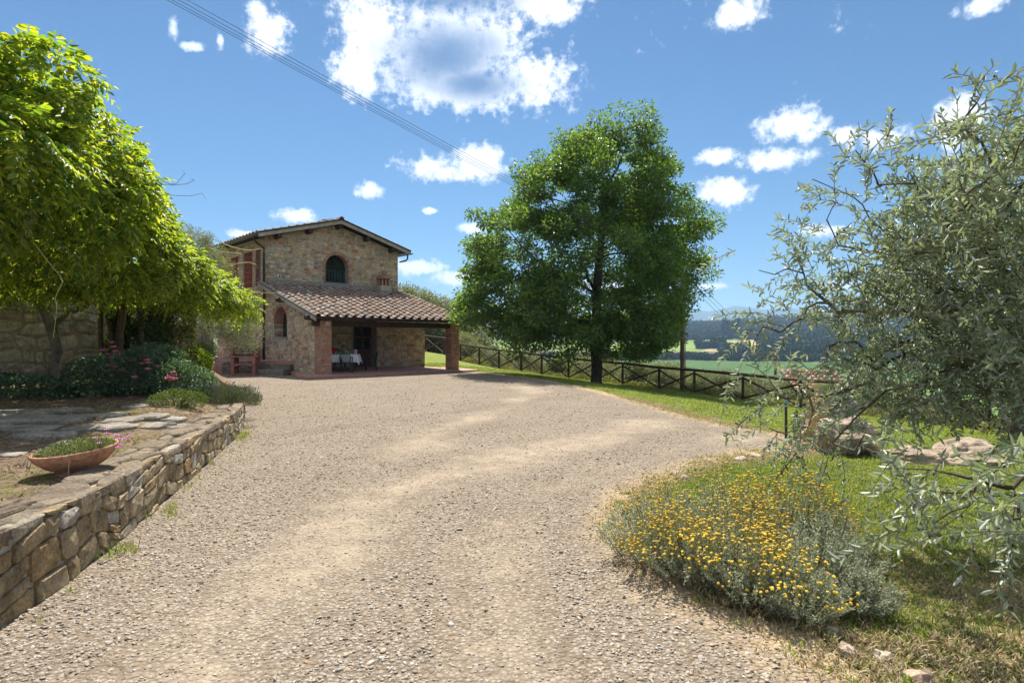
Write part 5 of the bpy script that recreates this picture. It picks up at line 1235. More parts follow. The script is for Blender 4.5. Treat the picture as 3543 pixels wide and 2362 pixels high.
for i in range(len(Pp)):
    L = rng.uniform(.20, .34); d = D[i]; up_ = np.array([0, 0, 1.]); sd = unit(np.cross(d, up_)+1e-6); nn = unit(np.cross(sd, d)); drop = rng.uniform(.15, .75) if Pp[i][2] > 1.9 else rng.uniform(.5, 1.1)
    for s in range(5):
        f = (s+1.2)/6; q = Pp[i]+d*L*f-up_*L*drop*f*f
        for sg in (-1, 1):
            LP.append(q); LD.append(sd*sg*.95+d*.55-up_*(.25+drop*.4)+rng.normal(size=3)*.18); LN_.append(nn+rng.normal(size=3)*.3); k = .75+.5*math.sin(f*3.1); LL.append(rng.uniform(.065, .095)*k*1.15); LW.append(LL[-1]*rng.uniform(.36, .46))
    q = Pp[i]+d*L-up_*L*drop; LP.append(q); LD.append(d-up_*.5); LN_.append(nn); LL.append(.075); LW.append(.03)
split_leaves(wis, *map(np.array, (LP, LD, LN_, LL, LW)), m_wist, 'leaflet', 'foliage', 300, .2, .15, Vector((WB.x, WB.y, wz)))
# seed racemes and pods hanging below the canopy
m_pod = leaf_mat('wisteria_pod', [(0, (.16, .19, .05)), (1, (.30, .33, .11))], .4, .5)
def hang(n, x0, x1, y0, y1, zb): return [(random.uniform(x0, x1), random.uniform(y0, y1), zb+random.uniform(-.1, .25)) for _ in range(n)]
m_stemg = plain_mat('green_shoot', (.30, .30, .09), .6, .2, 6, 0)
for (x, y, z) in [tuple(px(a, b, Y)) for a, b, Y in ((45, 700, 6.6), (100, 740, 6.5), (120, 690, 6.6), (75, 770, 6.7), (330, 920, 8.6), (300, 960, 8.7), (345, 880, 8.6), (390, 870, 9.0), (380, 910, 9.0), (415, 850, 9.2), (20, 730, 6.6))]:
    n = 46; f = rng.random(n)**.8; P = np.stack([x+rng.normal(size=n)*.035*(1.2-f), y+rng.normal(size=n)*.035*(1.2-f), z+.15-f*.38], 1)-np.array([WB.x, WB.y, wz])
    V, F = leaf_arrays(P, rng.normal(size=(n, 3))*.4+np.array([0, 0, -1.]), rand_dir(n), .055, .022, .25, .2, 2); obj('raceme', fast_mesh('raceme', V, F), m_pod, wis)
for a, b, Y in ((470, 830, 9.8), (515, 870, 10), (310, 830, 8.2), (240, 800, 7.8), (270, 870, 8.), (560, 890, 10.6), (600, 930, 11.4), (640, 950, 12), (500, 800, 9.9), (660, 970, 12.6), (690, 985, 13.2), (720, 1000, 13.6), (170, 800, 7.3)):
    p = px(a, b, Y)-Vector((WB.x, WB.y, wz)); MB().tube([p+Vector((0, 0, .22)), p+Vector((0, 0, .1)), p+Vector((.005, 0, 0)), p-Vector((0, 0, .06))], [.004, .011, .015, .003], 6).build('pod', m_pod, wis, smooth=True)
def tendril(pts, r=.005, m=None): MB().tube(smooth_line([tuple(Vector(p)-Vector((WB.x, WB.y, wz))) for p in pts], 2) if False else [Vector(p)-Vector((WB.x, WB.y, wz)) for p in pts], [r*(1-.6*i/len(pts)) for i in range(len(pts))], 4).build('tendril', m or m_stemg, wis)
def tp_(L, Y0, Y1): return [px(a, b, Y0+(Y1-Y0)*i/(len(L)-1)) for i, (a, b) in enumerate(L)]
tendril(tp_([(115, 838), (140, 870), (170, 910), (200, 945), (217, 975), (205, 1000), (190, 1030), (196, 1060), (192, 1110), (184, 1168)], 6.6, 6.4), .007)
tendril(tp_([(730, 822), (790, 850), (830, 862), (870, 866), (905, 860), (920, 875), (935, 895)], 13, 13.6), .010)
tendril(tp_([(725, 858), (770, 872), (810, 875), (835, 878), (828, 890)], 13, 13.4), .009)
tendril(tp_([(770, 925), (820, 912), (860, 907), (885, 915), (895, 928)], 13.4, 14), .010)
tendril(tp_([(860, 1010), (900, 1012), (945, 1014), (962, 1008), (955, 1016)], 15, 15.4), .008)
tendril(tp_([(700, 800), (740, 815), (780, 850), (782, 890)], 12.6, 13), .006)
tendril(tp_([(470, 580), (540, 610), (590, 640), (645, 637), (672, 622), (660, 618)], 9.6, 10), .006, m_vine)
tendril(tp_([(500, 650), (560, 640), (610, 635), (640, 600), (630, 590)], 9.6, 10), .005, m_vine)
tendril(tp_([(540, 675), (600, 676), (660, 678), (700, 668), (712, 690)], 10, 10.6), .005, m_vine)
tendril(tp_([(90, 130), (150, 190), (200, 230), (262, 340)], 6.4, 6.6), .006, m_vine)
tendril(tp_([(180, 525), (300, 560), (400, 620), (470, 680), (560, 760)], 7.2, 9.6), .007, m_stemg)
# ================================================================== shrubs and flowers of the bed
def bush(name, lab, cat, base, E, n, L, Wd, m, up=.4, stems=6, group=None, quads=1, shell=.55, stem_m=None):
    t = thing(name, lab, cat, base, 0, group); P, N = in_ell(E, n, shell); D = N*.7+rand_dir(n)*.8+np.array([0, 0, .15])
    V, F = leaf_arrays(P, D, rand_dir(n)*.8+np.array([0, 0, up]), L*rng.uniform(.7, 1.25, n), Wd*rng.uniform(.75, 1.2, n), .18, .15, quads)
    obj('foliage', fast_mesh('foliage', V, F), m, t); mb = MB()
    Pt, _ = in_ell(E, stems*5, .2)
    for p in Pt: mb.tube([(p[0]*.25, p[1]*.25, -.05), (p[0]*.7, p[1]*.7, p[2]*.55), tuple(p)], [.010, .007, .003], 4, False)
    mb.build('stems', stem_m or m_vine, t, recalc=False); return t
m_rose = leaf_mat('rose_leaf', [(0, (.06, .10, .062)), (.5, (.09, .145, .09)), (1, (.12, .18, .105))], .35, .4)
m_dark = leaf_mat('ivy_dark_leaf', [(0, (.035, .07, .022)), (.5, (.06, .105, .03)), (.85, (.095, .145, .04)), (1, (.14, .18, .05))], .4, .4)
m_var = leaf_mat('climber_leaf', [(0, (.06, .095, .02)), (.4, (.11, .145, .035)), (.7, (.19, .20, .07)), (.88, (.33, .29, .18)), (1, (.42, .36, .26))], .5, .45, (1.9, 1.8, .6))
m_ivy = leaf_mat('ivy_light_leaf', [(0, (.07, .12, .015)), (.5, (.13, .19, .022)), (1, (.20, .25, .04))], .5, .35, (2.0, 1.9, .45))
m_thyme = leaf_mat('thyme_leaf', [(0, (.05, .068, .035)), (.5, (.085, .105, .06)), (1, (.13, .15, .095))], .25, .6)
m_green = leaf_mat('green_clump_leaf', [(0, (.05, .09, .015)), (.6, (.10, .15, .025)), (1, (.18, .20, .05))], .4, .5)
rb = (-6.75, 10.7, bz1(-6.75, 10.7))
rose = bush('rose_bush', 'dark leaved rose bush with pink blooms in front of garden wall', 'shrub', rb, [(0, 0, .38, .85, .55, .42), (.75, -.15, .32, .55, .45, .36), (-.7, .1, .35, .6, .5, .38), (.3, .1, .62, .55, .45, .32), (1.1, -.1, .25, .4, .35, .28)], 9500, .055, .034, m_rose)
M = Mt('rose_petal'); M.col(M.ramp(M.rnd(), [(0, (.62, .16, .26)), (.5, (.72, .26, .34)), (1, (.78, .40, .46))])); M.rough(.6); m_petal = M.m
def bloom(parent, c, r, m, npet=16, nm='bloom', flat=1.1):
    k = np.arange(npet); t = k*2.4; f = (k+1)/npet; P = np.stack([np.cos(t)*r*.12, np.sin(t)*r*.12, np.zeros(npet)], 1)+np.array(c)
    D = np.stack([np.cos(t)*(.25+f), np.sin(t)*(.25+f), flat*(1.3-f)], 1); V, F = leaf_arrays(P, D, np.stack([-np.cos(t)*.3, -np.sin(t)*.3, np.ones(npet)], 1), r*(.55+.45*f), r*.75, -.12, -.1, 2)
    return obj(nm, fast_mesh(nm, V, F), m, parent)
for (a, b, Y) in ((385, 1187, 10.9), (392, 1203, 10.9), (372, 1228, 10.6), (400, 1218, 10.6), (412, 1230, 10.5), (383, 1240, 10.5), (405, 1245, 10.5), (390, 1258, 10.4), (378, 1268, 10.4), (398, 1272, 10.4), (395, 1262, 10.35), (422, 1282, 10.3), (430, 1250, 10.5), (458, 1252, 10.4), (482, 1245, 10.5), (492, 1260, 10.3), (510, 1248, 10.3), (515, 1258, 10.3), (495, 1235, 10.5), (512, 1280, 10.2), (466, 1307, 10.1), (548, 1270, 10.3), (590, 1303, 10.2), (603, 1300, 10.2), (596, 1316, 10.1), (608, 1312, 10.1), (585, 1310, 10.1), (600, 1290, 10.2), (360, 1215, 10.8), (412, 1222, 10.6)):
    p = px(a, b, Y)-Vector(rb); bloom(rose, p, random.uniform(.05, .075), m_petal)
bush('ivy_column', 'dark ivy covered post between rose bush and small olive', 'shrub', (-8.65, 13.7, bz1(-8.65, 13.7)), [(.1, 0, .7, .75, .6, .75), (.15, 0, 1.5, .7, .6, .6), (0, 0, 2.1, .6, .55, .45)], 9000, .07, .055, m_dark)
bush('variegated_climber', 'sunlit cream and green climber beside the dark ivy column', 'shrub', (-8.25, 14.5, bz1(-8.25, 14.5)), [(.15, 0, .7, .45, .45, .7), (0, 0, 1.5, .55, .5, .6), (-.2, .2, 2.05, .6, .55, .4)], 6500, .06, .045, m_var)
bush('ivy_mound', 'bright yellow green ivy mound at the garden corner near barbecue', 'shrub', (-8.5, 15.4, bz1(-8.5, 15.4)), [(0, 0, .20, .62, .6, .34), (.4, -.1, .18, .32, .4, .28), (-.5, .2, .30, .5, .5, .40), (.1, .5, .35, .4, .4, .35)], 11000, .058, .05, m_ivy, .8)
bush('dark_underplanting', 'dark green leafy plants at the foot of the garden wall', 'shrub', (-9.3, 10.9, bz1(-9.3, 10.9)), [(0, 0, .12, 1.2, .5, .22), (1.0, -.5, .10, .8, .4, .2), (-1., -.2, .15, .8, .5, .3), (1.9, -.3, .08, .6, .35, .16)], 4200, .07, .045, m_rose)
bush('green_clump', 'bright green low clump beside the wall coping', 'shrub', (-5.15, 9.15, bz1(-5.15, 9.15)), [(0, 0, .08, .34, .28, .17), (.22, .05, .07, .22, .2, .14), (-.2, -.05, .06, .2, .18, .12)], 3200, .034, .012, m_green)
def spiky(name, lab, cat, base, E, n, L, m, flower=None, nf=0, fl=.12):
    """soft mound of upright twigs with tiny leaves"""
    t = thing(name, lab, cat, base); P, N = in_ell(E, n, .35); P[:, 2] = np.abs(P[:, 2])
    D = N*.45+rand_dir(n)*.35+np.array([.05, 0, .9]); V, F = leaf_arrays(P, D, rand_dir(n), L*rng.uniform(.6, 1.3, n), L*.16, .2, .05, 1)
    obj('foliage', fast_mesh('foliage', V, F), m, t); mb = MB(); q, _ = in_ell(E, 40, .2)
    for p in q: mb.tube([(p[0]*.4, p[1]*.4, -.03), (p[0], p[1], abs(p[2]))], [.005, .002], 3, False)
    mb.build('stems', m_vine, t, recalc=False)
    if flower:
        P, N = in_ell(E, nf, .9); P[:, 2] = np.abs(P[:, 2]); mbs = MB(); V_, F_ = [], []
        for p, nn in zip(P, N):
            d = Vector(nn*.6+np.array([.25, 0, .8])+rng.normal(size=3)*.15).normalized(); e = Vector(p)+d*fl*random.uniform(.8, 1.5); mbs.tube([Vector(p), e], [.002, .0015], 3, False); mbs.tube([e, e+d*.02, e+d*.05], [.004, .008, .003], 5, False)
        mbs.build('flower_spikes', flower, t, 'stuff', recalc=False)
    return t
m_lav = plain_mat('lavender_flower', (.22, .17, .30), .8, .3, 30, 0)
spiky('lavender_bush', 'lavender bush with grey violet spikes left of the barbecue', 'shrub', (-9.0, 16.9, bz1(-9.0, 16.9)), [(.1, 0, .5, .4, .35, .4), (.3, .1, .55, .3, .3, .38)], 4600, .09, m_thyme, m_lav, 170, .18)
spiky('thyme_mound', 'grey green thyme mound spilling over the end of low wall', 'shrub', (-5.15, 10.55, bz1(-5.15, 10.3)+.0), [(0, 0, .04, .42, .42, .30), (.3, .12, .03, .38, .36, .28), (-.3, .35, .05, .35, .35, .30)], 7800, .05, m_thyme, m_lav, 60, .04)
spiky('thyme_mound', 'second grey green thyme mound farther back at the bed corner', 'shrub', (-5.65, 11.6, bz1(-5.65, 11.4)*.8), [(0, 0, .05, .5, .45, .34), (.45, -.1, .03, .35, .35, .28), (-.4, .2, .05, .35, .35, .26)], 7200, .05, m_thyme, m_lav, 50, .04)
# planter bowl
PB = Vector((-3.47, 4.78, bz1(-3.47, 4.78)))
m_terra = stone_mat('terracotta', [(0, (.40, .20, .125)), (1, (.43, .23, .15))], .25, 14, .2, .85, (.5, .38, .3), (.2, .12, .09))
pot = thing('planter_bowl', 'wide terracotta planter bowl tilted on the garden bed', 'planter', PB); pot.rotation_euler = (.05, -.10, .3)
MB().lathe([(0, -.01), (.13, -.01), (.15, .0), (.14, .035), (.15, .05), (.21, .085), (.265, .14), (.295, .19), (.298, .205), (.283, .207), (.275, .19), (.2, .12), (0, .10)], 40).build('bowl', m_terra, pot, smooth=True)
MB().lathe([(0, .165), (.2, .168), (.272, .16)], 24).build('soil', plain_mat('potting_soil', (.07, .05, .035), 1, .4, 20, .5), pot)
pl = thing('ice_plant', 'trailing succulent with magenta flowers growing in the planter bowl', 'plant', PB+Vector((0, 0, .16)))
n = 3000; rr = .27*np.sqrt(rng.random(n)); tt = rng.random(n)*6.283; h = .11*(1-(rr/.33)**2)*rng.random(n)**.6
P = np.stack([rr*np.cos(tt), rr*np.sin(tt), h+.005+.1*rr*np.cos(tt)*.9], 1); D = np.stack([np.cos(tt)*rr*3, np.sin(tt)*rr*3, np.full(n, .6)], 1)+rand_dir(n)*.7
m_ice = leaf_mat('ice_plant_leaf', [(0, (.075, .11, .035)), (.5, (.13, .18, .06)), (.8, (.20, .24, .10)), (.93, (.33, .25, .14)), (1, (.42, .33, .20))], .25, .45)
V, F = leaf_arrays(P, D, rand_dir(n), rng.uniform(.018, .034, n), .0075, .3, .1, 1); obj('foliage', fast_mesh('foliage', V, F), m_ice, pl)
M = Mt('magenta_petal'); M.col((.62, .06, .52)); M.rough(.5); m_mag = M.m
for (a, b) in ((368, 1486), (345, 1504), (352, 1509), (347, 1532), (404, 1505), (411, 1517), (418, 1522), (393, 1523), (431, 1541), (388, 1545)):
    q = px(a, b, 4.75)-PB-Vector((0, 0, .16)); q.y = random.uniform(-.12, .12); bloom(pl, q, .021, m_mag, 12, 'flower', .25)
    MB().tube([(q.x*.9, q.y*.9, q.z-.07), q], .0018, 4).build('flower_stalk', m_stemg, pl)
mb = MB()
for k in range(14):
    t = random.uniform(0, 6.28) if k > 9 else random.uniform(2.6, 4.2); x, y = .28*math.cos(t), .28*math.sin(t); s = random.uniform(1.05, 1.35)
    mb.tube([(x*.8, y*.8, .03), (x*1.08, y*1.08, .04), (x*s, y*s, -.03), (x*s*1.04, y*s*1.05, -random.uniform(.06, .13))], [.003, .0028, .0025, .002], 4, False)
mb.build('dry_stems', plain_mat('dry_stem', (.38, .27, .16), .8, .3, 10, 0), pl, recalc=False)

# ================================================================== santolina with yellow heads
SB = Vector((1.52, 3.82, 0))
m_sant = leaf_mat('santolina_leaf', [(0, (.20, .22, .155)), (.4, (.29, .315, .225)), (.75, (.37, .395, .29)), (1, (.44, .455, .35))], .3, .7, (1.3, 1.3, .9))
sa = thing('santolina_shrub', 'mound of grey green cotton lavender covered in yellow button flowers', 'shrub', SB)
LOBES = [(-.60, .28, .30, .36), (-.42, -.10, .28, .34), (-.15, -.42, .26, .33), (-.1, .1, .34, .42), (.05, .45, .32, .46), (.35, .15, .34, .46), (.25, -.30, .30, .38), (.02, -.62, .22, .28), (.46, -.15, .28, .38), (.48, .28, .27, .42), (-.35, .5, .26, .36), (-.22, -.25, .28, .36), (.38, -.52, .2, .24)]
SP, SD, SLn = [], [], []; tipsS = []
for (lx, ly, lr, lh) in LOBES:
    lh *= 1.18; lr *= .93
    for k in range(165):
        a = rng.random()*6.283; q = lr*math.sqrt(rng.random()); x, y = lx+q*math.cos(a), ly+q*math.sin(a); hh = lh*(1-.55*(q/lr)**2)*rng.uniform(.75, 1.08); bx, by = lx+(x-lx)*.35, ly+(y-ly)*.35
        p0 = np.array([bx, by, 0.]); p1 = np.array([x+(x-lx)*.25, y+(y-ly)*.25, hh]); tipsS.append((p1, unit(p1-p0)))
        for f in np.linspace(.30, 1, 40):
            c = p0*(1-f)+p1*f+rng.normal(size=3)*.004; SP.append(c); SD.append(unit(p1-p0)*.9+rng.normal(size=3)*.75); SLn.append(rng.uniform(.014, .026))
SP, SD, SLn = np.array(SP), np.array(SD), np.array(SLn)
V, F = leaf_arrays(SP, SD, rand_dir(len(SP)), SLn, SLn*.36, .1, .1, 1); obj('foliage', fast_mesh('foliage', V, F), m_sant, sa, 'stuff')
mb = MB()
for (p1, d) in tipsS[::4]:
    b = p1-d*np.linalg.norm(p1)*.0; mb.tube([(p1[0]*.8, p1[1]*.8, 0), tuple(p1*.98)], [.003, .0015], 3, False)
mb.build('stems', plain_mat('santolina_stem', (.16, .12, .085), .9, .3, 10, 0), sa, 'stuff', recalc=False)
M = Mt('yellow_button'); M.col(M.ramp(M.rnd(), [(0, (.58, .37, .02)), (.5, (.66, .46, .025)), (.8, (.60, .36, .025)), (1, (.36, .20, .04))])); M.rough(.8); M.bump(M.noise(900, 2), .6, .002); m_yel = M.m
bm = bmesh.new(); bmesh.ops.create_icosphere(bm, subdivisions=1, radius=1)
for v in bm.verts: v.co.z = v.co.z*.62 if v.co.z > 0 else v.co.z*.35
hv = np.array([v.co[:] for v in bm.verts]); hf = np.array([[v.index for v in f.verts] for f in bm.faces]); hm = bpy.data.meshes.new('flower_head'); bm.to_mesh(hm); bm.free(); hm.materials.append(m_yel)
heads = []; mb = MB(); NB = vnoise
for (p1, d) in tipsS:
    w = .35+1.5*vnoise(np.array([p1[0]]), np.array([p1[1]]), 6.5, 77)[0]+(.45 if p1[0] < .12 else -.15)
    for k in range(3):
        if rng.random() < w*.55:
            dd = unit(d+rng.normal(size=3)*.18+np.array([0, 0, .25])); e = p1+rng.normal(size=3)*.022+dd*rng.uniform(.035, .10); e[2] = max(e[2], .04); heads.append((e, dd, rng.uniform(.0075, .0115))); mb.tube([tuple(p1-d*.02), tuple(e)], .0013, 3, False)
mb.build('flower_stalks', m_stemg, sa, 'stuff', recalc=False)
heads.sort(key=lambda q: np.linalg.norm(q[0]+np.array(SB)-np.array([0, 0, CAMZ])))
for e, dd, r_ in heads[:300]:
    o = bpy.data.objects.new('flower_head', hm); COL.objects.link(o); o.parent = sa
    o.matrix_local = Matrix.Translation(e) @ Vector(dd).to_track_quat('Z', 'Y').to_matrix().to_4x4() @ Matrix.Scale(r_, 4)
hp = np.array([q[0] for q in heads[300:]]); hr = np.array([q[2] for q in heads[300:]])
V = (hp[:, None, :]+hv[None]*hr[:, None, None]).reshape(-1, 3); F = (np.arange(len(hp))[:, None, None]*len(hv)+hf[None]).reshape(-1, 3)
obj('flower_heads_mass', fast_mesh('flower_heads_mass', V, F), m_yel, sa, 'stuff')

# ================================================================== barbecue, table, chairs
m_bbq = stone_mat('red_concrete', [(0, (.30, .135, .10)), (1, (.33, .155, .115))], .15, 18, .35, .9, (.42, .27, .22), (.14, .07, .055))
m_soot = plain_mat('soot', (.11, .085, .08), .9, .5, 5, .3)
bb = thing('barbecue', 'red concrete garden barbecue standing on the gravel by the terrace', 'barbecue', (-11.75, 26.35, .012), .05)
def bx(c, d, nm, m=m_bbq, bev=.015): o = MB().box(c, d).build(nm, m, bb); bevel_mesh(o.data, bev, 2); return o
for s in (-1, 1):
    bx((s*.46, 0, .40), (.14, .58, .80), 'leg'); bx((s*.50, .0, 1.04), (.10, .52, .40), 'hood_side')
bx((0, .24, 1.04), (.92, .08, .40), 'hood_back'); bx((0, .0, .825), (1.34, .66, .065), 'table_slab', bev=.03); bx((0, 0, .04), (.80, .5, .08), 'base_slab')
P = [(-.4, .52), (.4, .52), (.4, .38)]+[(.4-.8*i/10, .38+.09*math.sin(math.pi*i/10)) for i in range(1, 10)]+[(-.4, .38)]
MB().prism(P, lambda a, b, d: (a, d, b), -.26, .26).build('arched_shelf', m_bbq, bb)
bx((0, .19, 1.05), (.80, .02, .32), 'fire_back', m_soot, .003); bx((0, -.02, .87), (.80, .42, .02), 'ash_tray', m_soot, .004); bx((0, .02, .96), (.8, .34, .07), 'fire_brick', m_bbq, .005)
for i in range(12): MB().tube([(-.36+i*.066, -.24, .93), (-.36+i*.066, .16, .93)], .007, 4).build('grill_bar', bpy.data.materials['rail_paint'], bb)
for z in (.94, 1.02, 1.10): bx((.435, -.08, z), (.04, .3, .02), 'grill_ledge', m_bbq, .003)
table_c = H2W(1.55, -3.95, 0); TZ0 = pz(-3.95)
ta = thing('garden_table', 'dark garden table under a white cloth on the porch', 'table', (-7.95, 27.25, TZ0), .12); m_furn = plain_mat('dark_green_resin', (.010, .018, .020), .4, .2, 6, 0, .5)
MB().box((0, 0, .73), (1.78, .94, .04)).build('table_top', m_furn, ta)
for sx in (-1, 1):
    for sy in (-1, 1): MB().tube([(sx*.78, sy*.38, 0), (sx*.74, sy*.36, .71)], [.035, .045], 8).build('leg', m_furn, ta)
# cloth
M = Mt('white_linen'); M.col(M.ramp(M.noise(3, 3), [(.3, (.78, .77, .80)), (.7, (.84, .83, .86))])); M.rough(.9); M.spec(.1); m_cloth = M.m
nx, ny = 61, 41; V = []; hx, hy = .92, .50
for j in range(ny):
    for i in range(nx):
        u = -1.30+2.60*i/(nx-1); v = -.86+1.72*j/(ny-1); x = max(-hx, min(hx, u)); y = max(-hy, min(hy, v)); ox_, oy_ = abs(u)-hx, abs(v)-hy; dn = max(0, ox_, oy_)
        if ox_ > 0 and oy_ > 0: dn = math.hypot(ox_, oy_)*.96; k = .30
        else: k = .10
        rip = .022*math.sin(u*11+v*3)+.012*math.sin(v*17+u*5); fx = (u-x)*k+(rip if oy_ <= 0 < ox_ else 0)*(1 if u > 0 else -1)*min(1, dn*5); fy = (v-y)*k+(rip if ox_ <= 0 < oy_ else 0)*(1 if v > 0 else -1)*min(1, dn*5)
        V.append((x+fx, y+fy, .757-dn+.002*math.sin(u*7)*math.sin(v*6)))
tcm = fast_mesh('tablecloth', np.array(V), np.array([[j*nx+i, j*nx+i+1, (j+1)*nx+i+1, (j+1)*nx+i] for j in range(ny-1) for i in range(nx-1)]))
tc_ = obj('tablecloth', tcm, m_cloth, smooth=True); tc_.location = ta.location; tc_.rotation_euler = ta.rotation_euler; tag(tc_, 'white linen cloth hanging over the porch table', 'tablecloth')
sd = tc_.modifiers.new('thickness', 'SOLIDIFY'); sd.thickness = .003
def chair():
    t = thing('garden_chair', '', 'chair')
    o = MB().box((0, 0, .43), (.44, .42, .03)).build('seat', m_furn, t); bevel_mesh(o.data, .012, 2)
    for sx in (-1, 1):
        MB().tube([(sx*.235, -.24, 0), (sx*.215, -.20, .43)], [.018, .026], 8).build('leg', m_furn, t); MB().tube([(sx*.235, .25, 0), (sx*.21, .20, .43)], [.018, .026], 8).build('leg', m_furn, t)
        MB().tube([(sx*.23, -.21, .41), (sx*.25, -.23, .63), (sx*.26, -.16, .665), (sx*.265, .08, .66), (sx*.235, .22, .67)], [.020, .020, .024, .024, .02], 7).build('armrest', m_furn, t, smooth=True)
    B_ = node('backrest', t)
    P = [(-.20, .20, .44), (-.225, .24, .62), (-.215, .27, .76), (-.13, .29, .85), (0, .295, .875), (.13, .29, .85), (.215, .27, .76), (.225, .24, .62), (.20, .20, .44)]
    MB().tube(P, .022, 7).build('back_frame', m_furn, B_, smooth=True)
    def hw(z): return .20 if z < .66 else .20*math.sqrt(max(0, 1-((z-.66)/.20)**2))
    for k in range(-6, 8):
        for s in (-1, 1):
            pts = []
            for i in range(25):
                z = .46+.40*i/24; x = s*(k*.066-.10+(z-.46)*.95)
                if abs(x) < hw(z)-.005: pts.append((x, .205+.22*(z-.44), z))
            if len(pts) > 2: MB().tube([pts[0], pts[-1]], .0075, 4).build('lattice_slat', m_furn, B_)
    return t
ch0 = chair(); spots = [((-7.35, 26.45), math.pi, 'dark resin chair with lattice back in front of the white table'), ((-6.55, 27.75), math.pi*.5-.3, 'dark resin chair at the right end of the porch table'), ((-8.1, 28.15), .05, 'dark resin chair behind the white table by the porch wall')]
for i, ((x, y), rz, lab) in enumerate(spots):
    t = ch0 if i == 0 else copy_tree(ch0); loc = Vector((x, y, 0)); rel = loc-HC; s_ = -math.sin(HU)*rel.x+math.cos(HU)*rel.y
    t.location = (x, y, pz(s_)); t.rotation_euler = (0, 0, rz+.12 if i != 1 else -rz); tag(t, lab, 'chair', 'garden chairs round the porch table')
def on_table(name, lab, cat, dx_, dy_): 
    p = ta.matrix_basis @ Vector((dx_, dy_, .76)) if False else Vector(ta.location)+Matrix.Rotation(.12, 3, 'Z') @ Vector((dx_, dy_, .762)); return thing(name, lab, cat, p, .12)
m_lime = plain_mat('lime_ceramic', (.32, .50, .14), .35, .08, 4, 0); m_red = plain_mat('red_enamel', (.50, .01, .015), .3, .1, 4, 0)
for i, (dx_, dy_, lab) in enumerate(((-.28, -.28, 'lime green bowl at the left end of the porch table'), (.10, -.1, 'lime green bowl in the middle of the porch table'), (.45, -.2, 'lime green bowl next to the paper packet on the table'))):
    b = on_table('bowl', lab, 'bowl', dx_, dy_); MB().lathe([(0, 0), (.05, 0), (.10, .035), (.125, .08), (.118, .08), (.09, .035), (0, .015)], 18).build('bowl_body', m_lime, b, smooth=True); MB().lathe([(.045, -.002), (.045, .008)], 14).build('foot_ring', m_lime, b)
b = on_table('red_pitcher', 'glossy red pitcher with black handle on the porch table', 'pitcher', -.22, .1); MB().lathe([(0, 0), (.09, 0), (.12, .08), (.125, .16), (.09, .25), (.03, .29), (0, .295)], 18).build('body', m_red, b, smooth=True); MB().tube([(.08, 0, .24), (.2, 0, .22), (.32, 0, .12)], [.03, .035, .02], 8).build('handle', m_blk, b)
b = on_table('jar', 'small dark jar with a white label on the table', 'jar', -.02, -.36); MB().lathe([(0, 0), (.045, 0), (.045, .09), (.03, .11), (0, .11)], 14).build('glass_body', m_blk, b, smooth=True); MB().box((0, -.046, .05), (.05, .003, .045)).build('paper_label', m_white, b)
b = on_table('wooden_dish', 'shallow brown wooden dish on the porch table', 'dish', .2, -.34); MB().lathe([(0, 0), (.09, 0), (.13, .03), (.12, .03), (0, .012)], 18).build('dish_body', plain_mat('brown_wood', (.20, .08, .04), .6), b); MB().lathe([(0, .012), (.06, .03), (0, .05)], 10).build('bread', plain_mat('bread', (.30, .15, .06), .9), b)
b = on_table('fruit_jar', 'glass jar with yellow contents on the porch table', 'jar', .3, .1); MB().lathe([(0, 0), (.06, 0), (.07, .1), (.05, .16), (.0, .165)], 14).build('glass_body', plain_mat('yellow_content', (.45, .36, .10), .3), b, smooth=True); MB().lathe([(.052, .16), (.052, .185), (0, .185)], 12).build('lid', m_board, b)
b = on_table('paper_packet', 'pale printed paper packet at the right of the table', 'packet', .78, .05); bevel_mesh(MB().box((0, 0, .10), (.14, .09, .20), ry=.06).build('carton', plain_mat('printed_paper', (.55, .50, .56), .6, .5, 28, 0), b).data, .006); MB().box((.0, -.047, .10), (.08, .003, .05), ry=.06).build('print_panel', m_txt, b)
# ================================================================== gravel, grass, litter
M = Mt('pebble'); c = M.ramp(M.rnd(), [(0, (.17, .125, .085)), (.2, (.29, .23, .165)), (.4, (.36, .30, .225)), (.55, (.42, .36, .285)), (.7, (.33, .275, .215)), (.85, (.28, .255, .225)), (.94, (.48, .43, .36)), (1, (.33, .21, .13))])
M.col(M.mix(.4, c, M.ramp(M.noise(90, 3), [(.3, (.75, .75, .75)), (.7, (1.2, 1.2, 1.2))]), 'MULTIPLY')); M.rough(.75); M.spec(.3); m_peb = M.m
def pebble(seed):
    r_ = np.random.default_rng(seed); bm = bmesh.new(); bmesh.ops.create_icosphere(bm, subdivisions=2 if seed < 3 else 1, radius=1); a, b = r_.uniform(.5, .9), r_.uniform(.22, .4)
    for v in bm.verts: v.co = Vector((v.co.x, v.co.y*a, v.co.z*b))*(1+.12*r_.normal())
    me = bpy.data.meshes.new('pebble'); bm.to_mesh(me); bm.free(); me.polygons.foreach_set('use_smooth', np.ones(len(me.polygons), bool)); me.materials.append(m_peb); return me
PB_ = [pebble(i) for i in range(8)]
def in_view(x, y, m=.05): return np.abs(x/np.maximum(y, .1)) < .88+m
def sample(n, y0, y1, pw=1.):
    y = y0+(y1-y0)*rng.random(n*3)**pw; x = (rng.random(n*3)*2-1)*.92*y; w = y/y1; k = rng.random(n*3) < w; return x[k][:n], y[k][:n]
bedline = [(a, b) for a, b in WALL]
bed_out = [(a+.03, b) for a, b in WALL]+BACK+[(-22, 28), (-22, .6)]
px_, py_, ps_ = [], [], []
yt = np.linspace(2.2, 27, 400); dens = (2600*np.exp(-(yt-2.2)/2.9)+70*np.exp(-(yt-2.2)/14))*yt; cdf = np.cumsum(dens); cdf /= cdf[-1]
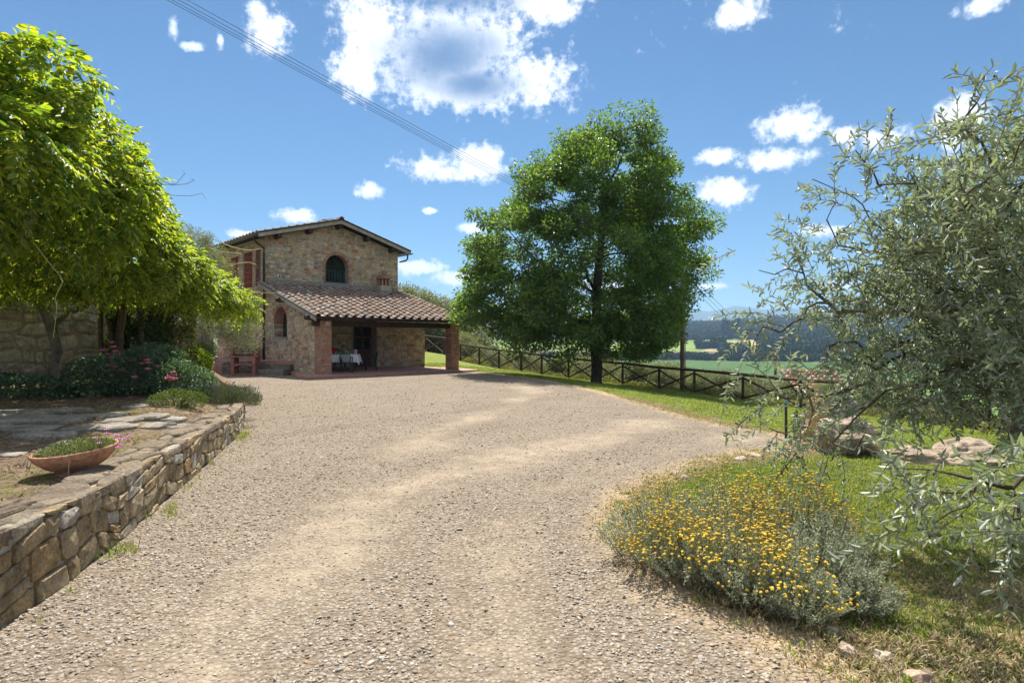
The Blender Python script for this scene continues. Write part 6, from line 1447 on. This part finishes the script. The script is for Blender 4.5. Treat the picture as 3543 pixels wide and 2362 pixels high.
NP = 118000; y = np.interp(rng.random(NP), cdf, yt); x = (rng.random(NP)*2-1)*.92*y; tr = track(x, y)
ok = inside(DR, x, y) & ~inside(bed_out, x, y) & (rng.random(NP) > tr*.8) & (rng.random(NP) > edge_near(x, y)*.75); x, y = x[ok], y[ok]; n = len(x)
s = (.0045+.0105*rng.random(n)**3.4)*(1+.05*(y-2.2)); s = np.where(track(x, y) > .35, s*.7, s); s = np.where(rng.random(n) < .012, s*rng.uniform(1.4, 2.2, n), s)
scatter('gravel', np.stack([x, y, .012+s*rng.uniform(-.02, .32, n)], 1), np.stack([rng.normal(size=n)*.28, rng.normal(size=n)*.28, rng.random(n)*6.28], 1), s, rng.integers(0, 8, n), PB_)
# grass tufts
def tuft(seed, nb, h, sp, lean, wd=.0035):
    r_ = np.random.default_rng(seed); V, F = [], []
    for k in range(nb):
        a = r_.random()*6.283; q = sp*math.sqrt(r_.random()); b = np.array([q*math.cos(a), q*math.sin(a), 0]); t = r_.random()*6.283; hh = h*r_.uniform(.5, 1.1); d = np.array([math.cos(t), math.sin(t), 0]); sd = np.array([-d[1], d[0], 0])*wd*r_.uniform(.7, 1.2)
        m = b+d*lean*hh*.35+np.array([0, 0, hh*.6]); e = b+d*lean*hh+np.array([0, 0, hh]); i = len(V); V += [b-sd, b+sd, m+sd*.8, m-sd*.8, e]; F += [(i, i+1, i+2, i+3), (i+3, i+2, i+4)]
    return V, F
m_grass = leaf_mat('grass_blade', [(0, (.085, .145, .024)), (.35, (.13, .195, .035)), (.6, (.175, .23, .05)), (.82, (.225, .25, .075)), (1, (.33, .29, .13))], .42, .5, (2.0, 1.9, .5), .3)
m_dry = leaf_mat('dry_blade', [(0, (.30, .22, .11)), (.5, (.40, .31, .17)), (1, (.50, .41, .25))], .2, .7, (1.1, 1.05, .8), .2)
def proto(seed, m, *a, **k):
    V, F = tuft(seed, *a, **k); me = bpy.data.meshes.new('tuft'); me.from_pydata(V, [], F); me.materials.append(m); return me
GT = [proto(i, m_grass, 18, .024, .055, .8) for i in range(4)]+[proto(10+i, m_dry, 14, .026, .06, 1.3, wd=.003) for i in range(3)]+[proto(20+i, m_grass, 9, .075, .035, .7, wd=.0022) for i in range(2)]+[proto(60+i, m_grass, 30, .024, .13, .9, wd=.005) for i in range(3)]
gx, gy, gi, gs = [], [], [], []
for (n, y0, y1, sc_) in ((17000, 2.3, 5.2, 1.0), (22000, 5.0, 11, 1.2), (20000, 10, 33, 1.5)):
    x, y = sample(n*3, y0, y1); ok = inside(LN, x, y) & (x > -5); x, y = x[ok][:n], y[ok][:n]; d = dry(x, y); q = rng.random(len(x)); nos = np.hypot((x-1.52)/1.0, (y-3.85)/.85) > .85
    i = np.where(q < np.clip(d*1.15-.12, 0, .9), rng.integers(4, 7, len(x)), np.where(rng.random(len(x)) < .05, rng.integers(7, 9, len(x)), rng.integers(0, 4, len(x)) if y0 < 9 else rng.integers(9, 12, len(x))))
    keep = nos & ((i < 4) | (i > 6) | (rng.random(len(x)) < .8)); gx.append(x[keep]); gy.append(y[keep]); gi.append(i[keep]); gs.append(rng.uniform(.7, 1.25, keep.sum())*sc_)
x, y, i, s = map(np.concatenate, (gx, gy, gi, gs)); z = g(x, y); n = len(x)
scatter('grass', np.stack([x, y, z-.006], 1), np.stack([rng.normal(size=n)*.12, rng.normal(size=n)*.12, rng.random(n)*6.28], 1), s, i, GT)
# dry straw and weeds along the edges
xs, ys = [], []
e = np.array(densify(edge, .02, 0, False)); k = rng.integers(0, len(e), 5200); x = e[k, 0]+rng.normal(size=5200)*.13; y = e[k, 1]+rng.normal(size=5200)*.13
ok = (y > 2) & (y < 16) & in_view(x, y); x, y = x[ok], y[ok]; n = len(x)
xb = rng.uniform(1.6, 3.2, 1300); yb = rng.uniform(2.3, 3.0, 1300); x = np.concatenate([x, xb]); y = np.concatenate([y, yb]); n = len(x); d = rng.random(n)
scatter('straw', np.stack([x, y, np.full(n, .012)], 1), np.stack([rng.normal(size=n)*.2, rng.normal(size=n)*.2, rng.random(n)*6.28], 1), rng.uniform(.7, 1.5, n), np.where(d < .82, rng.integers(4, 7, n), rng.integers(0, 4, n)), GT)
WD = [(s, rng.normal()*.06+.12) for s in np.concatenate([rng.uniform(1.6, 9.8, 30), rng.normal(3.6, .10, 14), rng.normal(4.6, .15, 14), rng.normal(9.0, .3, 40)])]
wp_ = np.array([wall_pt(min(max(s, .2), WLEN-.1), abs(o), .012) for s, o in WD]); n = len(wp_)
scatter('weeds', wp_, np.stack([np.zeros(n), np.zeros(n), rng.random(n)*6.28], 1), rng.uniform(.5, 1.3, n), rng.integers(7, 9, n), GT)
# wispy tall grasses behind the santolina
m = 36; x = rng.uniform(1.4, 2.6, m); y = rng.uniform(4.3, 5.4, m)
scatter('tall_grass', np.stack([x, y, np.zeros(m)], 1), np.stack([np.zeros(m), np.zeros(m), rng.random(m)*6.28], 1), rng.uniform(1.0, 2.0, m), rng.integers(0, 2, m), [proto(40+i, m_grass, 7, .16, .02, .35, wd=.0016) for i in range(2)])
# bed litter and moss
m_lit = leaf_mat('leaf_litter', [(0, (.16, .10, .055)), (.5, (.27, .19, .11)), (.85, (.40, .31, .19)), (1, (.50, .42, .30))], .15, .8, (1, 1, .9), .2)
def lit(seed):
    V, F = leaf_arrays(np.zeros((1, 3)), np.array([[1., 0, .1]]), np.array([[0, .1, 1.]]), np.array([.04]), np.array([.014]), .25, .2, 2); me = fast_mesh('litter', V, F); me.materials.append(m_lit); return me
LT = [lit(0)]; x = rng.uniform(-10, -2.6, 16000); y = rng.uniform(2.2, 15, 16000); ok = inside(bedp, x, y); x, y = x[ok], y[ok]; n = len(x)
scatter('leaf_litter', np.stack([x, y, bz(x, y)+.006], 1), np.stack([rng.normal(size=n)*.5, rng.normal(size=n)*.5, rng.random(n)*6.28], 1), rng.uniform(.4, 1.3, n), np.zeros(n, int), LT)
x = rng.uniform(-6, -2.7, 9000); y = rng.uniform(2.4, 12, 9000); ok = inside(bedp, x, y) & (vnoise(x, y, 2.3, 51) > .15); x, y = x[ok], y[ok]; n = len(x)
scatter('moss', np.stack([x, y, bz(x, y)], 1), np.stack([np.zeros(n), np.zeros(n), rng.random(n)*6.28], 1), rng.uniform(.3, .6, n), np.where(rng.random(n) < .5, rng.integers(0, 4, n), rng.integers(4, 7, n)), GT)
x = rng.uniform(.9, 6, 1300); y = rng.uniform(2.3, 6.5, 1300); ok = inside(LN, x, y); x, y = x[ok], y[ok]; n = len(x)
xd = rng.uniform(-4, 2.5, 900); yd = rng.uniform(2.3, 12, 900); ok = inside(DR, xd, yd) & ~inside(bed_out, xd, yd) & (vnoise(xd, yd, 1.3, 91) > .1); xd, yd = xd[ok], yd[ok]; nd = len(xd)
scatter('drive_litter', np.stack([xd, yd, np.full(nd, .022)], 1), np.stack([rng.normal(size=nd)*.4, rng.normal(size=nd)*.4, rng.random(nd)*6.28], 1), rng.uniform(.4, 1.1, nd), np.zeros(nd, int), LT)
scatter('fallen_leaves', np.stack([x, y, g(x, y)+.02], 1), np.stack([rng.normal(size=n)*.4, rng.normal(size=n)*.4, rng.random(n)*6.28], 1), rng.uniform(.5, 1.5, n), np.zeros(n, int), LT)

# ================================================================== valley: woods, trees, farm
m_wood1 = leaf_mat('far_wood_leaf', [(0, (.022, .042, .016)), (.5, (.038, .065, .022)), (1, (.065, .095, .032))], .1, .8, (1.2, 1.2, .6), .1)
def blob(seed, sx=1., sz=1., n=340, m=None):
    r0 = np.random.default_rng(seed); d = unit(r0.normal(size=(n, 3))); k = .72+.28*r0.random(n)+.12*np.sin(d[:, 0]*5+seed)*np.sin(d[:, 2]*5+1); P = d*k[:, None]*np.array([sx, sx, sz])+np.array([0, 0, sz*.75])
    V, F = leaf_arrays(P, d*.5+r0.normal(size=(n, 3)), d+.3*r0.normal(size=(n, 3)), .42*sx, .40*sx, .1, .1, 1); me = fast_mesh('crown', V, F); me.materials.append(m or m_wood1); return me
BL = [blob(i) for i in range(4)]+[blob(9, .28, 1.6, 300)]
def polar(n, r0, r1, a0, a1):
    r = r0+(r1-r0)*rng.random(n); a = a0+(a1-a0)*rng.random(n); return np.sin(a)*r, np.cos(a)*r
a0, a1 = math.atan((1450-CX)/FPX), math.atan((3543-CX)/FPX)
X1, Y1 = polar(9500, 1140, 1900, a0, a1); X2, Y2 = polar(2600, 1800, 2300, a0, a1); k = rng.random(len(X2)) < .55
x = np.concatenate([X1, X2[k]]); y = np.concatenate([Y1, Y2[k]]); n = len(x)
s = np.where(np.hypot(x, y) > 1780, rng.uniform(2, 3.4, n), rng.uniform(4, 6.5, n))
scatter('far_wood', np.stack([x, y, g(x, y)-1], 1), np.stack([np.zeros(n), np.zeros(n), rng.random(n)*6.28], 1), s, rng.integers(0, 4, n), BL)
X1, Y1 = polar(700, 640, 720, a0, a1); X2, Y2 = polar(900, 720, 1100, math.atan((2640-CX)/FPX), a1); X3, Y3 = polar(60, 770, 860, math.atan((2505-CX)/FPX), math.atan((2575-CX)/FPX))
x = np.concatenate([X1, X2, X3]); y = np.concatenate([Y1, Y2, Y3]); n = len(x); big = np.concatenate([rng.uniform(2, 4.5, len(X1)), rng.uniform(6, 10, len(X2)), rng.uniform(5, 8, len(X3))])
scatter('hedgerow', np.stack([x, y, g(x, y)-.5], 1), np.stack([np.zeros(n), np.zeros(n), rng.random(n)*6.28], 1), big, rng.integers(0, 4, n), BL)
m_scrub = leaf_mat('scrub_leaf', [(0, (.10, .125, .05)), (.5, (.17, .19, .075)), (1, (.27, .26, .12))], .35, .6, (1.6, 1.5, .6), .2)
def scrub(seed):
    r0 = np.random.default_rng(seed); n = 700; d = unit(r0.normal(size=(n, 3))); d[:, 2] = np.abs(d[:, 2]); P = d*(.5+.5*r0.random((n, 1)))*np.array([1, 1, .75]); V, F = leaf_arrays(P, d*.4+r0.normal(size=(n, 3))+np.array([0, 0, .6]), d+.6*r0.normal(size=(n, 3)), .16, .07, .15, .1, 1); me = fast_mesh('scrub', V, F); me.materials.append(m_scrub); return me
a = rng.uniform(-.2, .85, 1500); rr_ = np.interp(a, f_az, f_r)+1.0+rng.random(1500)**1.4*26; x = np.sin(a)*rr_; y = np.cos(a)*rr_; n = 1500
scatter('scrub', np.stack([x, y, g(x, y)-.1], 1), np.stack([np.zeros(n), np.zeros(n), rng.random(n)*6.28], 1), rng.uniform(.3, .85, n), rng.integers(0, 3, n), [scrub(i) for i in range(3)])
m_fbark = plain_mat('far_bark', (.06, .045, .03), .9, .2, 1, 0)
def far_tree(x, yb, r, sc_, mesh, lab, group, name='field_tree'):
    X_ = (x-CX)/FPX*r; z = g1(X_, r); t = thing(name, lab, 'tree', (X_, r, z), random.random()*6, group); MB().tube([(0, 0, -1), (0, 0, sc_*.8)], [sc_*.08, sc_*.05], 6).build('trunk', m_fbark, t)
    o = obj('crown', mesh, None, t); o.scale = (sc_,)*3; o.location = (0, 0, sc_*.25)
for i, (x, s) in enumerate(((2421, 7.5), (2445, 5), (2456, 5.2), (2473, 7), (2491, 8.5))):
    far_tree(x, 0, 865, s, BL[i % 4], ('round tree standing alone at the left of the field row', 'second small tree in the row below the vineyard', 'third small tree in the row below the vineyard', 'fourth round tree in the row below the vineyard', 'tall rightmost tree of the row below the vineyard')[i], 'trees in a row across the valley')
for i, x in enumerate((2500, 2505, 2511, 2516, 2521, 2535, 2545, 2550, 2556)):
    far_tree(x, 0, 1135, random.uniform(12, 15), BL[4], ('leftmost', 'second', 'third', 'fourth', 'fifth', 'sixth', 'seventh', 'eighth', 'rightmost')[i]+' dark cypress of the clump on the far vineyard hill', 'cypresses on the vineyard hill', 'cypress_tree')
for i, x in enumerate((2515, 2596, 2602, 2608, 2624)):
    far_tree(x, 0, 2190, random.uniform(9, 12), BL[4], ('leftmost', 'second', 'third', 'fourth', 'rightmost')[i]+' tiny cypress on the skyline of the wooded hill', 'cypresses on the hill skyline', 'cypress_tree')
fh = px(2552, 1102, 2150); f_ = thing('hilltop_farm', 'tiny farm building on the skyline of the wooded hill', 'house', (fh.x, fh.y, g1(fh.x, fh.y)-1), .3)
MB().box((0, 0, 5), (16, 10, 12)).build('wall', plain_mat('far_plaster', (.35, .27, .2), .9, .1, .1, 0), f_); MB().add([(-9, -6, 11), (9, -6, 11), (9, 6, 11), (-9, 6, 11), (-9, 0, 14), (9, 0, 14)], [(0, 1, 5, 4), (2, 3, 4, 5), (0, 4, 3), (1, 2, 5), (3, 2, 1, 0)]).build('roof', m_tile, f_)
# low shed with tiled roof beyond the fence at the right
sh_c = px(2890, 1330, 26.); shz = g1(sh_c.x+.5, 27.5)
shd = thing('garden_shed', 'low shed with red tiled roof below the fence at the right', 'shed', (sh_c.x, 27.6, shz), -.15)
bevel_mesh(MB().box((0, 0, (-.9-shz)/2-.2), (2.1, 2.4, -.9-shz+.4)).build('wall', m_stone, shd).data, .02)
rz_ = -.02-shz
MB().add([(-1.2, -1.5, rz_-.75), (1.2, -1.5, rz_-.75), (1.2, 1.4, rz_+.1), (-1.2, 1.4, rz_+.1), (-1.2, -1.5, rz_-.83), (1.2, -1.5, rz_-.83), (1.2, 1.4, rz_+.02), (-1.2, 1.4, rz_+.02)], [(0, 1, 2, 3), (7, 6, 5, 4), (0, 4, 5, 1), (1, 5, 6, 2), (2, 6, 7, 3), (3, 7, 4, 0)]).build('roof_deck', m_wood, shd)
m_redtile = stone_mat('red_tile', [(0, (.27, .15, .10)), (.5, (.33, .20, .14)), (1, (.25, .17, .13))], .4, 20, .4); tm2 = tile_mesh.copy(); tm2.materials.clear(); tm2.materials.append(m_redtile)
sa_ = math.atan(.85/2.9)
for c in range(9):
    for r_ in range(8):
        o = bpy.data.objects.new('roof_tile', tm2); COL.objects.link(o); o.parent = shd
        o.matrix_local = Matrix.Translation((-1.13+c*.283, -1.52+r_*.36, rz_-.73+r_*.36*.293)) @ Euler((sa_-.05, random.uniform(-.04, .04), random.uniform(-.03, .03))).to_matrix().to_4x4() @ Matrix.Diagonal((1.05, .9, 1, 1))
MB().box((-.8, .6, rz_+.0), (.3, .3, .4)).build('chimney', m_brick, shd)
vp = px(2683, 1295, 30.); t = thing('vineyard_post', 'thin wooden post beyond the fence left of the shed', 'post', (vp.x, vp.y, g1(vp.x, vp.y)-.2)); MB().tube([(0, 0, 0), (0, 0, 1.5+1.2-t.location.z-1.6)], [.07, .06], 7).build('shaft', m_pole, t); MB().tube([(0, 0, 1.0), (0, 0, 1.04)], .075, 7).build('wire_collar', m_iron, t)

# ================================================================== haze
M = Mt('haze'); M.t.nodes.remove(M.b); pv = M.n('ShaderNodeVolumePrincipled'); pv.inputs['Color'].default_value = (.44, .67, 1.0, 1); pv.inputs['Density'].default_value = 1.5e-4; pv.inputs['Anisotropy'].default_value = .2
M.l(pv.outputs[0], M.o.inputs['Volume'])
hz_ = MB().box((0, 0, 205), (26000, 26000, 490)).build('haze', M.m, None, 'stuff')
